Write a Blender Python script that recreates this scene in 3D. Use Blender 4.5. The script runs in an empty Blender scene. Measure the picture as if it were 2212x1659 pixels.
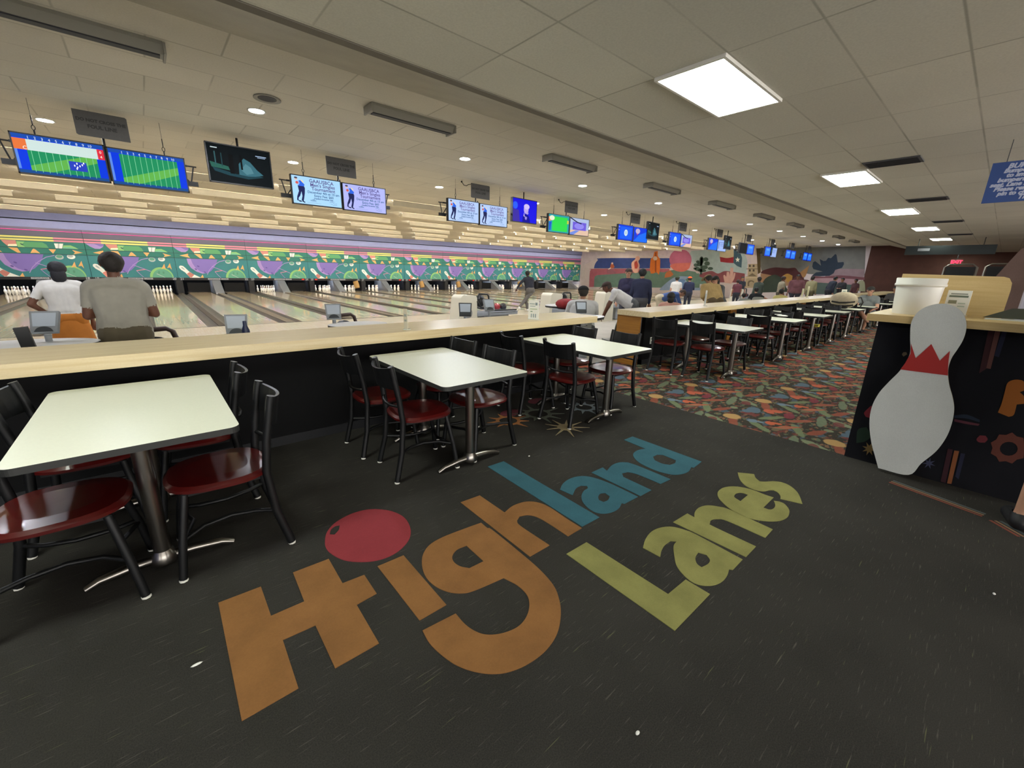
import bpy, math, random
from mathutils import Vector, Matrix
from mathutils.geometry import tessellate_polygon
random.seed(7)
S = bpy.context.scene
COL = S.collection
PI = math.pi
# ------------------------------------------------------------------ camera
F_PX, PW, PH = 892.05, 2212.0, 1659.0
CAM_H = 1.5
def _cam_axes():
    yaw, pitch, roll = (math.radians(a) for a in (48.9207, 15.3771, 1.4553))
    w = Vector((math.cos(yaw)*math.cos(pitch), math.sin(yaw)*math.cos(pitch), -math.sin(pitch)))
    r = Vector((math.sin(yaw), -math.cos(yaw), 0)); u = r.cross(w)
    return (math.cos(roll)*r + math.sin(roll)*u, -math.sin(roll)*r + math.cos(roll)*u, w)
CR, CU, CW = _cam_axes()
cd = bpy.data.cameras.new('camera'); cam = bpy.data.objects.new('camera', cd); COL.objects.link(cam)
cd.sensor_fit = 'HORIZONTAL'; cd.sensor_width = 36.0; cd.lens = F_PX/PW*36.0; cd.clip_start = .02; cd.clip_end = 200
m3 = Matrix((CR, CU, -CW)).transposed()
cam.matrix_world = Matrix.Translation((0, 0, CAM_H)) @ m3.to_4x4()
S.camera = cam
# ------------------------------------------------------------------ world and exposure
wd = bpy.data.worlds.new('world'); S.world = wd; wd.use_nodes = True
wd.node_tree.nodes['Background'].inputs[0].default_value = (1., .97, .92, 1)
wd.node_tree.nodes['Background'].inputs[1].default_value = 1.8
S.view_settings.view_transform = 'Standard'; S.view_settings.look = 'None'
S.view_settings.exposure = 1.93; S.view_settings.gamma = 1.0
S.view_settings.use_curve_mapping = False
# lamp powers (each belongs to the lamps that are built further down)
E_PANEL = 9.0      # 2x4 ceiling panels over the walkway
E_TUBE = 20.0      # tubes behind the baffles over the lanes
E_CAN = 230.0       # recessed downlights
E_PIT = 11.0        # lamps over the pins
E_SCREEN = 0.25     # screens

ONES = ['', 'one', 'two', 'three', 'four', 'five', 'six', 'seven', 'eight', 'nine', 'ten', 'eleven', 'twelve', 'thirteen', 'fourteen', 'fifteen', 'sixteen', 'seventeen', 'eighteen', 'nineteen']
def num(n): return ONES[n] if n < 20 else {2: 'twenty', 3: 'thirty', 4: 'forty'}[n//10]+('-'+ONES[n % 10] if n % 10 else '')
def at(px, py, axis, val):
    """point where the sight line through a photo pixel meets the plane axis = val"""
    d = CW + CR*((px-PW/2)/F_PX) - CU*((py-PH/2)/F_PX)
    o = Vector((0, 0, CAM_H)); t = (val-o[axis])/d[axis]
    return o + d*t
def G(px, py, z=0.0):
    p = at(px, py, 2, z); return (p.x, p.y)
# ------------------------------------------------------------------ materials
def lin(c):
    if isinstance(c, str):
        c = c.lstrip('#'); c = [int(c[i:i+2], 16)/255 for i in (0, 2, 4)]
    return tuple((x/12.92 if x <= .04045 else ((x+.055)/1.055)**2.4) for x in c[:3]) + (1,)
MATS = {}
def mat(name, hexc, rough=.6, metal=0., emit=0., noise=0., nscale=20., spec=.5, bump=0., coat=0.):
    if name in MATS: return MATS[name]
    m = bpy.data.materials.new(name); m.use_nodes = True
    nt = m.node_tree; b = nt.nodes['Principled BSDF']
    c = lin(hexc)
    b.inputs['Base Color'].default_value = c
    b.inputs['Roughness'].default_value = rough; b.inputs['Metallic'].default_value = metal
    b.inputs['Specular IOR Level'].default_value = spec
    if coat: b.inputs['Coat Weight'].default_value = coat; b.inputs['Coat Roughness'].default_value = .05
    if emit:
        b.inputs['Emission Color'].default_value = c; b.inputs['Emission Strength'].default_value = emit
        b.inputs['Base Color'].default_value = (c[0]*.2, c[1]*.2, c[2]*.2, 1); b.inputs['Specular IOR Level'].default_value = .08; b.inputs['Roughness'].default_value = .6
    if noise or bump:
        tc = nt.nodes.new('ShaderNodeTexCoord'); n = nt.nodes.new('ShaderNodeTexNoise')
        n.inputs['Scale'].default_value = nscale; n.inputs['Detail'].default_value = 4
        nt.links.new(tc.outputs['Object'], n.inputs['Vector'])
        if noise:
            mr = nt.nodes.new('ShaderNodeMapRange'); mr.inputs[1].default_value = .3; mr.inputs[2].default_value = .7
            mr.inputs[3].default_value = 1-noise; mr.inputs[4].default_value = 1+noise
            nt.links.new(n.outputs[0], mr.inputs[0])
            vm = nt.nodes.new('ShaderNodeVectorMath'); vm.operation = 'SCALE'; vm.inputs[0].default_value = c[:3]
            nt.links.new(mr.outputs[0], vm.inputs['Scale']); nt.links.new(vm.outputs[0], b.inputs['Base Color'])
        if bump:
            bp = nt.nodes.new('ShaderNodeBump'); bp.inputs['Strength'].default_value = bump; bp.inputs['Distance'].default_value = .01
            nt.links.new(n.outputs[0], bp.inputs['Height']); nt.links.new(bp.outputs[0], b.inputs['Normal'])
    MATS[name] = m; return m
class NT:
    """tiny node helper"""
    def __init__(s, name, rough=.7, spec=.5):
        s.m = bpy.data.materials.new(name); s.m.use_nodes = True; s.nt = s.m.node_tree
        s.b = s.nt.nodes['Principled BSDF']; s.b.inputs['Roughness'].default_value = rough
        s.b.inputs['Specular IOR Level'].default_value = spec; MATS[name] = s.m
        tc = s.nt.nodes.new('ShaderNodeTexCoord'); s.obj = tc.outputs['Object']
        sp = s.nt.nodes.new('ShaderNodeSeparateXYZ'); s.nt.links.new(s.obj, sp.inputs[0])
        s.x, s.y, s.z = sp.outputs
    def put(s, sock, v):
        if isinstance(v, bpy.types.NodeSocket): s.nt.links.new(v, sock)
        elif isinstance(v, (tuple, list)) and len(v) == 3 and sock.type == 'RGBA': sock.default_value = (*v, 1)
        else: sock.default_value = v
    def math(s, op, a, b=0., c=0.):
        n = s.nt.nodes.new('ShaderNodeMath'); n.operation = op
        for i, v in enumerate((a, b, c)): s.put(n.inputs[i], v)
        return n.outputs[0]
    def noise(s, vec, scale, detail=2., rough=.5):
        n = s.nt.nodes.new('ShaderNodeTexNoise'); s.put(n.inputs['Vector'], vec)
        n.inputs['Scale'].default_value = scale; n.inputs['Detail'].default_value = detail; n.inputs['Roughness'].default_value = rough
        return n.outputs[0]
    def comb(s, x, y, z=0.):
        n = s.nt.nodes.new('ShaderNodeCombineXYZ')
        for i, v in enumerate((x, y, z)): s.put(n.inputs[i], v)
        return n.outputs[0]
    def mix(s, f, a, b):
        n = s.nt.nodes.new('ShaderNodeMix'); n.data_type = 'RGBA'
        s.put(n.inputs[0], f); s.put(n.inputs[6], a); s.put(n.inputs[7], b); return n.outputs[2]
    def step(s, v, lo, hi, a=0., b=1.):
        n = s.nt.nodes.new('ShaderNodeMapRange')
        for i, q in enumerate((v, lo, hi, a, b)): s.put(n.inputs[i], q)
        return n.outputs[0]
    def color(s, c): s.put(s.b.inputs['Base Color'], c)

def ceiling_mat(name, base, joint, x0, y0, tx=1.22, ty=.61, stagger=False, jw=.012):
    n = NT(name, .9, .2)
    gx = n.math('DIVIDE', n.math('SUBTRACT', n.x, x0), tx); gy = n.math('DIVIDE', n.math('SUBTRACT', n.y, y0), ty)
    row = n.math('FLOOR', gy)
    if stagger: gx = n.math('ADD', gx, n.math('MULTIPLY', n.math('MODULO', n.math('ABSOLUTE', row), 2.), .5))
    fx = n.math('ABSOLUTE', n.math('SUBTRACT', n.math('FRACT', gx), .5)); fy = n.math('ABSOLUTE', n.math('SUBTRACT', n.math('FRACT', gy), .5))
    ex = n.step(fx, .5-jw/tx, .5-jw/tx*.3); ey = n.step(fy, .5-jw/ty, .5-jw/ty*.3)
    e = n.math('MAXIMUM', ex, ey)
    e = n.math('MULTIPLY', e, n.step(n.noise(n.obj, .9, 2), .35, .6, .25, 1.))
    wn = n.nt.nodes.new('ShaderNodeTexWhiteNoise'); n.put(wn.inputs['Vector'], n.comb(n.math('FLOOR', gx), row))
    v = n.step(wn.outputs[0], 0, 1, .95, 1.04)
    sp = n.step(n.noise(n.obj, 60., 3), .3, .7, .95, 1.05)
    st = n.step(n.noise(n.obj, .5, 3), .3, .75, .9, 1.05)
    k = n.math('MULTIPLY', n.math('MULTIPLY', v, sp), st)
    vm = n.nt.nodes.new('ShaderNodeVectorMath'); vm.operation = 'SCALE'; vm.inputs[0].default_value = lin(base)[:3]; n.put(vm.inputs['Scale'], k)
    n.color(n.mix(n.math('MULTIPLY', e, .55), vm.outputs[0], lin(joint)[:3])); return n.m
def fleck_carpet(name):
    n = NT(name, .95, .15)
    f1 = n.noise(n.comb(n.math('MULTIPLY', n.x, 9.), n.math('MULTIPLY', n.y, 150.), 3.), 1., 3)
    f2 = n.noise(n.comb(n.math('MULTIPLY', n.x, 6.), n.math('MULTIPLY', n.y, 120.), 9.), 1., 2)
    big = n.noise(n.obj, 1.6, 3); fine = n.noise(n.obj, 240., 2)
    base = n.mix(n.step(big, .35, .65), lin('#2b2928')[:3], lin('#353331')[:3])
    base = n.mix(n.step(fine, .35, .7, 0., .35), base, lin('#4c4a44')[:3])
    t = n.math('MULTIPLY', n.step(f1, .63, .75), .42)
    base = n.mix(t, base, lin('#77706a')[:3])
    t2 = n.math('MULTIPLY', n.step(f2, .70, .77), .42)
    base = n.mix(t2, base, lin('#7d8058')[:3])
    n.color(base); return n.m
def party_carpet(name):
    """colourful repeating carpet, pattern repeat .933 m"""
    n = NT(name, .95, .15); T = .933
    wx = n.math('SUBTRACT', n.noise(n.obj, 9., 2), .5); wy = n.math('SUBTRACT', n.noise(n.comb(n.y, n.x, 3.), 9., 2), .5)
    X = n.math('ADD', n.math('SUBTRACT', n.x, 4.70), n.math('MULTIPLY', wx, .045)); Y = n.math('ADD', n.math('SUBTRACT', n.y, 1.665), n.math('MULTIPLY', wy, .045))
    def loc(cx, cy):
        a = n.math('WRAP', n.math('SUBTRACT', X, cx), T/2, -T/2); b = n.math('WRAP', n.math('SUBTRACT', Y, cy), T/2, -T/2)
        return a, b
    col = n.mix(n.step(n.noise(n.obj, 120., 2), .3, .7), lin('#2e2b27')[:3], lin('#403b34')[:3])
    def swirl(sx, sy, seed, lo, c, k):
        nonlocal col
        a_, b_ = loc(0, 0)
        f = n.noise(n.comb(n.math('MULTIPLY', a_, sx), n.math('MULTIPLY', b_, sy), seed), 1., 3)
        col = n.mix(n.math('MULTIPLY', n.step(f, lo, lo+.03), k), col, lin(c)[:3])
    swirl(7., 13., 1.3, .56, '#5e6751', .8); swirl(9., 17., 7.7, .57, '#6d3a34', .8); swirl(6., 11., 14.2, .60, '#4c5b6a', .8); swirl(10., 19., 21.9, .60, '#82614a', .8)
    def blob(cx, cy, rx, ry, ang, c, mult=.85):
        nonlocal col
        a, b = loc(cx, cy); ca, sa = math.cos(ang), math.sin(ang)
        ry = ry*1.45 if ry < .04 else ry
        u = n.math('DIVIDE', n.math('ADD', n.math('MULTIPLY', a, ca), n.math('MULTIPLY', b, sa)), rx)
        v = n.math('DIVIDE', n.math('SUBTRACT', n.math('MULTIPLY', b, ca), n.math('MULTIPLY', a, sa)), ry)
        d = n.math('ADD', n.math('MULTIPLY', u, u), n.math('MULTIPLY', v, v))
        col = n.mix(n.math('MULTIPLY', n.step(d, 1.15, .85), mult), col, lin(c)[:3])
    for a in (('#6f7a5c', .10, .33, .20, .028, .5), ('#6f7a5c', .30, -.30, .17, .03, -.5), ('#7b8468', -.22, .10, .15, .035, 1.0),
              ('#6b7660', .62, .25, .22, .03, .2), ('#6f7a5c', -.1, -.32, .16, .03, .9), ('#7b8468', .35, .12, .05, .03, .3)):
        blob(a[1], a[2], a[3], a[4], a[5], a[0])
    for a in (('#8c4c3c', .18, .18, .15, .03, -.3), ('#8c4c3c', .72, -.10, .18, .032, .4), ('#6e3838', .66, .10, .09, .05, .2),
              ('#965442', .44, .40, .16, .03, -.6), ('#6e3838', .25, -.10, .05, .09, .2), ('#965442', -.28, -.28, .035, .12, .3),
              ('#7a3340', .55, -.40, .12, .035, .2), ('#6b5f4b', .02, .46, .14, .03, -.2)):
        blob(a[1], a[2], a[3], a[4], a[5], a[0])
    for a in (('#b85f48', .53, -.20, .085, .05, .6), ('#b85f48', .60, -.26, .05, .06, 0), ('#ba6044', .10, -.35, .06, .042, .4),
              ('#ba6044', .15, -.40, .035, .05, 0), ('#566878', .44, -.07, .12, .075, .3), ('#566878', .34, -.03, .06, .05, 0),
              ('#6c7c8c', .03, -.205, .058, .05, 0), ('#6c7c8c', .055, -.27, .03, .03, 0), ('#b08c5c', 0, 0, .095, .088, 0)):
        blob(a[1], a[2], a[3], a[4], a[5], a[0], .95)
    for i in range(4): blob(.02+.045*i, -.47-.02*i, .10, .011, -.9, '#b04f3c' if i % 2 else '#93735a')
    n.color(col); return n.m
def wood_mat(name, base, dark, axis='x', rough=.35, sc=1.0):
    n = NT(name, rough, .5)
    v = n.comb(n.math('MULTIPLY', n.x, (2. if axis == 'x' else 40.)*sc), n.math('MULTIPLY', n.y, (40. if axis == 'x' else 2.)*sc), n.math('MULTIPLY', n.z, 40.*sc))
    f = n.noise(v, 1., 3); g = n.noise(n.obj, 90., 2)
    c = n.mix(n.step(f, .3, .75), lin(base)[:3], lin(dark)[:3])
    c = n.mix(n.step(g, .45, .75, 0, .25), c, lin(dark)[:3])
    n.color(c); return n.m
def lane_mat(name):
    n = NT(name, .14, .5)
    bx = n.math('FLOOR', n.math('MULTIPLY', n.x, 36.))
    wn = n.nt.nodes.new('ShaderNodeTexWhiteNoise'); wn.noise_dimensions = '1D'; n.put(wn.inputs['W'], bx)
    c = n.mix(wn.outputs[0], lin('#dccfb4')[:3], lin('#d2c2a3')[:3])
    c = n.mix(n.math('MULTIPLY', n.step(n.y, 26.6, 26.7), .35), c, lin('#a78a62')[:3])
    n.color(c); n.b.inputs['Coat Weight'].default_value = .4; n.b.inputs['Coat Roughness'].default_value = .06
    return n.m
def paint_mat(name, base, var=.12, scale=2.5, rough=.85):
    n = NT(name, rough, .25)
    k = n.math('MULTIPLY', n.step(n.noise(n.obj, scale, 4), .3, .7, 1-var, 1+var), n.step(n.noise(n.obj, scale*25, 2), .3, .7, .96, 1.04))
    vm = n.nt.nodes.new('ShaderNodeVectorMath'); vm.operation = 'SCALE'; vm.inputs[0].default_value = lin(base)[:3]; n.put(vm.inputs['Scale'], k)
    n.color(vm.outputs[0]); return n.m
# ------------------------------------------------------------------ mesh builder
class MB:
    def __init__(s): s.v = []; s.f = []; s.mi = []; s.sm = []; s.mats = []
    def slot(s, m):
        if m not in s.mats: s.mats.append(m)
        return s.mats.index(m)
    def add(s, vs, fs, m, smooth=False):
        o = len(s.v); k = s.slot(m); s.v += [tuple(p) for p in vs]
        for f in fs: s.f.append([i+o for i in f]); s.mi.append(k); s.sm.append(smooth)
        return s
    def box(s, c, size, m, rz=0., rx=0., ry=0., bev=0.):
        x, y, z = (d/2 for d in size); R = Matrix.Rotation(rz, 3, 'Z') @ Matrix.Rotation(ry, 3, 'Y') @ Matrix.Rotation(rx, 3, 'X')
        vs = [Vector(c)+R @ Vector((a*x, b*y, d*z)) for a in (-1, 1) for b in (-1, 1) for d in (-1, 1)]
        return s.add(vs, [(0, 1, 3, 2), (4, 6, 7, 5), (0, 4, 5, 1), (2, 3, 7, 6), (0, 2, 6, 4), (1, 5, 7, 3)], m)
    def frame(s, d):
        d = d.normalized(); a = Vector((0, 0, 1)) if abs(d.z) < .9 else Vector((1, 0, 0))
        u = d.cross(a).normalized(); return u, d.cross(u)
    def tube(s, pts, r, m, n=8, cap=True, closed=False):
        P = [Vector(p) for p in pts]; R = r if isinstance(r, (list, tuple)) else [r]*len(P)
        vs = []; fs = []; pu = None
        for i, p in enumerate(P):
            if closed: d = P[(i+1) % len(P)]-P[i-1]
            else: d = (P[min(i+1, len(P)-1)]-P[max(i-1, 0)])
            d = d.normalized()
            if pu is None: u, w = s.frame(d)
            else: u = (pu-d*pu.dot(d)).normalized(); w = d.cross(u)
            pu = u
            for k in range(n): a = 2*PI*k/n; vs.append(p+u*(R[i]*math.cos(a))+w*(R[i]*math.sin(a)))
        L = len(P)
        for i in range(L if closed else L-1):
            j = (i+1) % L
            for k in range(n): fs.append((i*n+k, i*n+(k+1) % n, j*n+(k+1) % n, j*n+k))
        s.add(vs, fs, m, True)
        if cap and not closed: s.add(vs[:n], [tuple(range(n))[::-1]], m); s.add(vs[-n:], [tuple(range(n))], m)
        return s
    def lathe(s, prof, c, m, n=20, axis='z'):
        c = Vector(c); vs = []; fs = []
        for r, h in prof:
            for k in range(n):
                a = 2*PI*k/n
                q = (r*math.cos(a), r*math.sin(a), h)
                if axis == 'y': q = (q[0], q[2], q[1])
                if axis == 'x': q = (q[2], q[0], q[1])
                vs.append(c+Vector(q))
        for i in range(len(prof)-1):
            for k in range(n): fs.append((i*n+k, i*n+(k+1) % n, (i+1)*n+(k+1) % n, (i+1)*n+k))
        s.add(vs, fs, m, True)
        s.add(vs[:n], [tuple(range(n))[::-1]], m); s.add(vs[-n:], [tuple(range(n))], m); return s
    def ball(s, c, r, m, n=12):
        r = (r, r, r) if not isinstance(r, (tuple, list)) else r
        c = Vector(c); vs = []; fs = []; k2 = n//2
        for i in range(k2+1):
            t = PI*i/k2
            for k in range(n):
                a = 2*PI*k/n; vs.append(c+Vector((r[0]*math.sin(t)*math.cos(a), r[1]*math.sin(t)*math.sin(a), r[2]*math.cos(t))))
        for i in range(k2):
            for k in range(n): fs.append((i*n+k, (i+1)*n+k, (i+1)*n+(k+1) % n, i*n+(k+1) % n))
        return s.add(vs, fs, m, True)
    def prism(s, rings, fn, d0, d1, m, side=None):
        """rings: outer ring + holes in 2-D; fn(u,v,d) -> point; solid between depths d0 and d1"""
        if not isinstance(rings[0][0], (tuple, list)): rings = [rings]
        flat = [p for r in rings for p in r]
        tri = tessellate_polygon([[Vector((p[0], p[1], 0)) for p in r] for r in rings])
        n = len(flat)
        s.add([fn(p[0], p[1], d1) for p in flat], [tuple(t) for t in tri], m)
        if d0 != d1:
            s.add([fn(p[0], p[1], d0) for p in flat], [tuple(t)[::-1] for t in tri], m)
            o = 0
            for r in rings:
                k = len(r); vs = [fn(p[0], p[1], d0) for p in r]+[fn(p[0], p[1], d1) for p in r]
                s.add(vs, [(i, (i+1) % k, k+(i+1) % k, k+i) for i in range(k)], side or m); o += k
        return s
    def build(s, name, parent=None, bevel=0., loc=None):
        me = bpy.data.meshes.new(name); me.from_pydata(s.v, [], s.f)
        for m in s.mats: me.materials.append(m)
        me.polygons.foreach_set('material_index', s.mi); me.polygons.foreach_set('use_smooth', s.sm)
        me.update()
        o = bpy.data.objects.new(name, me); COL.objects.link(o)
        if bevel:
            md = o.modifiers.new('bevel', 'BEVEL'); md.width = bevel; md.segments = 3; md.limit_method = 'ANGLE'
        if parent: o.parent = parent
        if loc: o.location = loc
        return o
def tag(o, label=None, cat=None, group=None, kind=None):
    if label: o['label'] = label
    if cat: o['category'] = cat
    if group: o['group'] = group
    if kind: o['kind'] = kind
    return o
def thing(name, label, cat, loc=(0, 0, 0), rz=0., group=None):
    o = bpy.data.objects.new(name, None); COL.objects.link(o); o.empty_display_size = .1
    o.location = loc; o.rotation_euler = (0, 0, rz); return tag(o, label, cat, group)
def dup(root, loc=None, rz=None, label=None, group=None):
    r = root.copy(); COL.objects.link(r)
    if loc is not None: r.location = loc
    if rz is not None: r.rotation_euler = (0, 0, rz)
    if label: r['label'] = label
    if group: r['group'] = group
    for ch in list(root.children):
        c = ch.copy(); COL.objects.link(c); c.parent = r
        for g in list(ch.children):
            d = g.copy(); COL.objects.link(d); d.parent = c
    return r
def struct(mb, name, bevel=0.): return tag(mb.build(name, None, bevel), kind='structure')
def text_polys(txt, size, align='CENTER', shear=0., bold=0., res=2):
    """filled 2-D text as (verts, faces)"""
    cu = bpy.data.curves.new('t', 'FONT'); cu.body = txt; cu.size = size; cu.align_x = align; cu.align_y = 'CENTER'
    cu.resolution_u = res; cu.shear = shear; cu.offset = bold; cu.fill_mode = 'FRONT'
    ob = bpy.data.objects.new('t', cu); COL.objects.link(ob)
    dg = bpy.context.evaluated_depsgraph_get(); me = bpy.data.meshes.new_from_object(ob.evaluated_get(dg))
    vs = [tuple(v.co) for v in me.vertices]; fs = [tuple(p.vertices) for p in me.polygons]
    bpy.data.objects.remove(ob); bpy.data.curves.remove(cu); bpy.data.meshes.remove(me)
    return vs, fs
_tc = {}
def add_text(mb, txt, size, m, fn, u, v, d, **k):
    key = (txt, size, tuple(sorted(k.items())))
    if key not in _tc: _tc[key] = text_polys(txt, size, **k)
    vs, fs = _tc[key]
    mb.add([fn(u+p[0], v+p[1], d) for p in vs], fs, m)
def smooth_ring(pts, sharp=50., k=5):
    """closed ring through pts, rounded where the turn is gentle (corners turning more than `sharp` degrees stay crisp)"""
    n = len(pts); P = [Vector((p[0], p[1])) for p in pts]; out = []
    def corner(i):
        a = P[i]-P[i-1]; b = P[(i+1) % n]-P[i]
        if a.length < 1e-9 or b.length < 1e-9: return True
        return abs(math.degrees(a.angle_signed(b))) > sharp
    cs = [corner(i) for i in range(n)]
    for i in range(n):
        p1, p2 = P[i], P[(i+1) % n]; c1, c2 = cs[i], cs[(i+1) % n]
        out.append((p1.x, p1.y))
        if c1 and c2: continue
        p0 = P[i-1] if not c1 else p1-(p2-p1); p3 = P[(i+2) % n] if not c2 else p2+(p2-p1)
        for j in range(1, k):
            t = j/k; t2 = t*t; t3 = t2*t
            q = .5*((2*p1)+(p2-p0)*t+(2*p0-5*p1+4*p2-p3)*t2+(3*p1-p0-3*p2+p3)*t3)
            out.append((q.x, q.y))
    return out
def ell(cx, cy, rx, ry, n=20, a0=0., a1=2*PI, rot=0.):
    full = abs(a1-a0-2*PI) < 1e-6; N = n if full else n+1; o = []
    for i in range(N):
        a = a0+(a1-a0)*i/n; x, y = rx*math.cos(a), ry*math.sin(a)
        o.append((cx+x*math.cos(rot)-y*math.sin(rot), cy+x*math.sin(rot)+y*math.cos(rot)))
    return o
def strip(pts, w):
    """ribbon polygon along a polyline"""
    L = []; R = []; P = [Vector(p) for p in pts]
    for i, p in enumerate(P):
        d = (P[min(i+1, len(P)-1)]-P[max(i-1, 0)]).normalized(); q = Vector((-d.y, d.x))*w/2
        L.append(tuple(p+q)); R.append(tuple(p-q))
    return L+R[::-1]
# base materials
BLACK = mat('black_paint', '#08080a', .7, noise=.1, spec=.15)
BLKMET = mat('black_powder_coated_metal', '#131416', .45, .3)
BLKPL = mat('black_plastic', '#141519', .4)
CHROME = mat('chrome', '#8f8a84', .28, 1.)
STEEL = mat('brushed_steel', '#8c8b88', .35, 1.)
WHITEP = mat('white_plastic', '#dcdad2', .4)
WHITE = mat('white_paint', '#e6e6e2', .5)
GREYP = mat('grey_plastic', '#8e9298', .5, noise=.06)
DGREY = mat('dark_grey_plastic', '#3c3f44', .5)
BEIGE = mat('beige_plastic', '#cfc9b6', .45)
REDV = mat('oxblood_vinyl', '#4e0e0d', .3, noise=.12, nscale=6, coat=.3)
LAMIN = mat('white_laminate', '#d6d7c6', .38, noise=.02, nscale=90)
EDGE = mat('black_edge_band', '#2b2c2b', .5)
MAPLE = wood_mat('maple_laminate', '#dccba6', '#cbb487', 'x', .30)
MAPLEV = wood_mat('maple_laminate_panel', '#cfb683', '#bda06a', 'y', .35)
OAK = wood_mat('orange_oak_panel', '#a9752f', '#8a5a1e', 'y', .35)
# ------------------------------------------------------------------ layout
LZ = -.17            # bowlers' area and lanes lie one step lower than the walkway
P = 3.45             # width of a pair of lanes
PC = 3.135           # centre of the pair of lanes 21 and 22
FOUL, DECK, MASK = 13.8, 31.3, 30.4
XL, XR, YB = -9.0, 36.0, -7.0
CZN, CZF = 3.13, 3.60
# ------------------------------------------------------------------ lamps
PANELM = mat('lit_diffuser', '#f4fbee', .4, emit=E_PANEL)
PANELD = mat('lit_diffuser_centre', '#eef4dc', .4, emit=E_PANEL*.55)
TUBEM = mat('lit_tube', '#fff7ea', .4, emit=E_TUBE)
CANM = mat('lit_downlight', '#f2f6ff', .4, emit=E_CAN)
PITM = mat('lit_pit_lamp', '#e4ecff', .4, emit=E_PIT)
def panel_light():
    t = thing('ceiling_light', 'lit two by four ceiling light panel', 'ceiling light', (0, 0, 0))
    MB().box((0, .29, .0), (1.24, .025, .03), WHITEP).box((0, -.29, 0), (1.24, .025, .03), WHITEP).box((.61, 0, 0), (.025, .6, .03), WHITEP).box((-.61, 0, 0), (.025, .6, .03), WHITEP).build('frame', t)
    MB().box((0, .19, -.004), (1.19, .18, .01), PANELM).box((0, -.19, -.004), (1.19, .18, .01), PANELM).box((0, 0, 0), (1.19, .2, .01), PANELD).build('diffuser', t)
    return t
pl = panel_light()
pls = [(4.22, 'nearest and largest lit ceiling light panel above the dark carpet', None)] + [(4.22+5.02*i, None, None) for i in range(1, 7)]+[(-.80, 'added ceiling light panel, out of view, brightening the nearest table', None)]  # the last panel is added out of view to brighten the nearest table
names = ['', 'second lit ceiling light panel from the front, beside a dark vent', 'third lit ceiling light panel along the walkway row', 'fourth lit ceiling light panel along the walkway row',
         'fifth lit ceiling light panel along the walkway row', 'sixth lit ceiling light panel, far down the walkway', 'farthest lit ceiling light panel near the exit sign']
for i, (x, lb, g) in enumerate(pls):
    o = pl if i == 0 else dup(pl); o.location = (x, 2.06, CZN-.012); o['label'] = lb or names[i]; o['group'] = 'lit ceiling panels over the walkway'
def can():
    t = thing('downlight', 'small round recessed downlight', 'downlight')
    MB().lathe([(.095, .0), (.12, -.006), (.12, .0), (.095, .02)], (0, 0, 0), WHITEP, 20).build('trim_ring', t)
    MB().lathe([(.09, -.003), (.09, .004)], (0, 0, 0), CANM, 20).build('lens', t); return t
cn = can(); first = True
for r, (x0, y) in enumerate(((1.57, 7.48), (-.81, 10.42))):
    for i in range(-1 if r == 0 else 0, 10):
        x = x0+3.57*i
        o = cn if first else dup(cn); first = False
        o.location = (x, y, CZF-.006)
        o['label'] = ('round lit downlight %s from the left in the row nearer the walkway' if r == 0 else 'round lit downlight %s from the left in the row nearer the lanes') % num(i+2 if r == 0 else i+1)
        o['group'] = 'downlights in the ceiling row nearer the walkway' if r == 0 else 'downlights in the ceiling row nearer the lanes'
# unlit strip fixtures over the settee edge
DARKLOUV = mat('dark_louver', '#2a2b30', .6); HOUS = mat('grey_fixture_housing', '#8d8a80', .6)
def strip_fix():
    t = thing('strip_light', 'unlit strip light', 'strip light')
    a = MB(); L = .64
    sec = [(-.12, 0), (-.12, -.03), (-.07, -.10), (.07, -.10), (.12, -.03), (.12, 0)]
    a.prism(sec, lambda u, v, d: (d, u, v), -L, L, HOUS); a.build('housing', t)
    b = MB().box((0, -.015, -.105), (2*L-.06, .085, .014), DARKLOUV)
    b.build('louver', t); MB().box((-L-.01, 0, -.06), (.02, .27, .1), HOUS).build('end_cap', t); MB().box((L+.01, 0, -.06), (.02, .27, .1), HOUS).build('end_cap', t)
    return t
sf = strip_fix()
sl = ['unlit grey strip light cut off by the left edge of the photo', 'unlit grey strip light left of the middle, nearest whole one', 'second whole unlit strip light, above the tournament screens', 'third whole unlit strip light under the long ceiling fold']
for i in range(10):
    o = sf if i == 0 else dup(sf); o.location = (-.15+3.42*i, 6.08, CZF); o['group'] = 'unlit strip lights along the ceiling'
    o['label'] = sl[i] if i < 4 else 'far unlit strip light, number %s of the row from the left' % num(i+1)
# baffled tube lights over the lanes
VAL = paint_mat('cream_valance', '#d8d0bb', .05)
def lane_light():
    t = thing('lane_light', 'cream valance light over the lanes', 'lane light')
    MB().box((0, 0, -.075), (2.35, .018, .17), VAL).box((0, -.02, -.157), (2.35, .04, .012), VAL).build('valance', t)
    MB().box((0, .07, -.02), (2.35, .05, .03), WHITEP).build('ballast', t)
    MB().tube([(-1.12, .09, -.085), (1.12, .09, -.085)], .018, TUBEM, 8).build('tube', t); return t
ll = lane_light(); k = 0; cen0 = PC-3*P
for r, y in enumerate((13.4, 16.0, 18.7, 21.5, 24.4, 27.4)):
    for i in range(13):
        x = -5.6+3.3*i+(1.6 if r % 2 else 0)
        if x > 34.6: continue
        o = ll if k == 0 else dup(ll); k += 1; o.location = (x, y, CZF-.02)
        ln = max(15, min(40, round(15+(x-(cen0-P/4))/(P/2))))
        o['label'] = 'cream valance light in %s row, hanging above lane %s' % (('the nearest', 'the second', 'the third', 'the fourth', 'the fifth', 'the farthest')[r], num(ln))
        o['group'] = '%s row of valance lights over the lanes' % ('first', 'second', 'third', 'fourth', 'fifth', 'sixth')[r]
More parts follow.
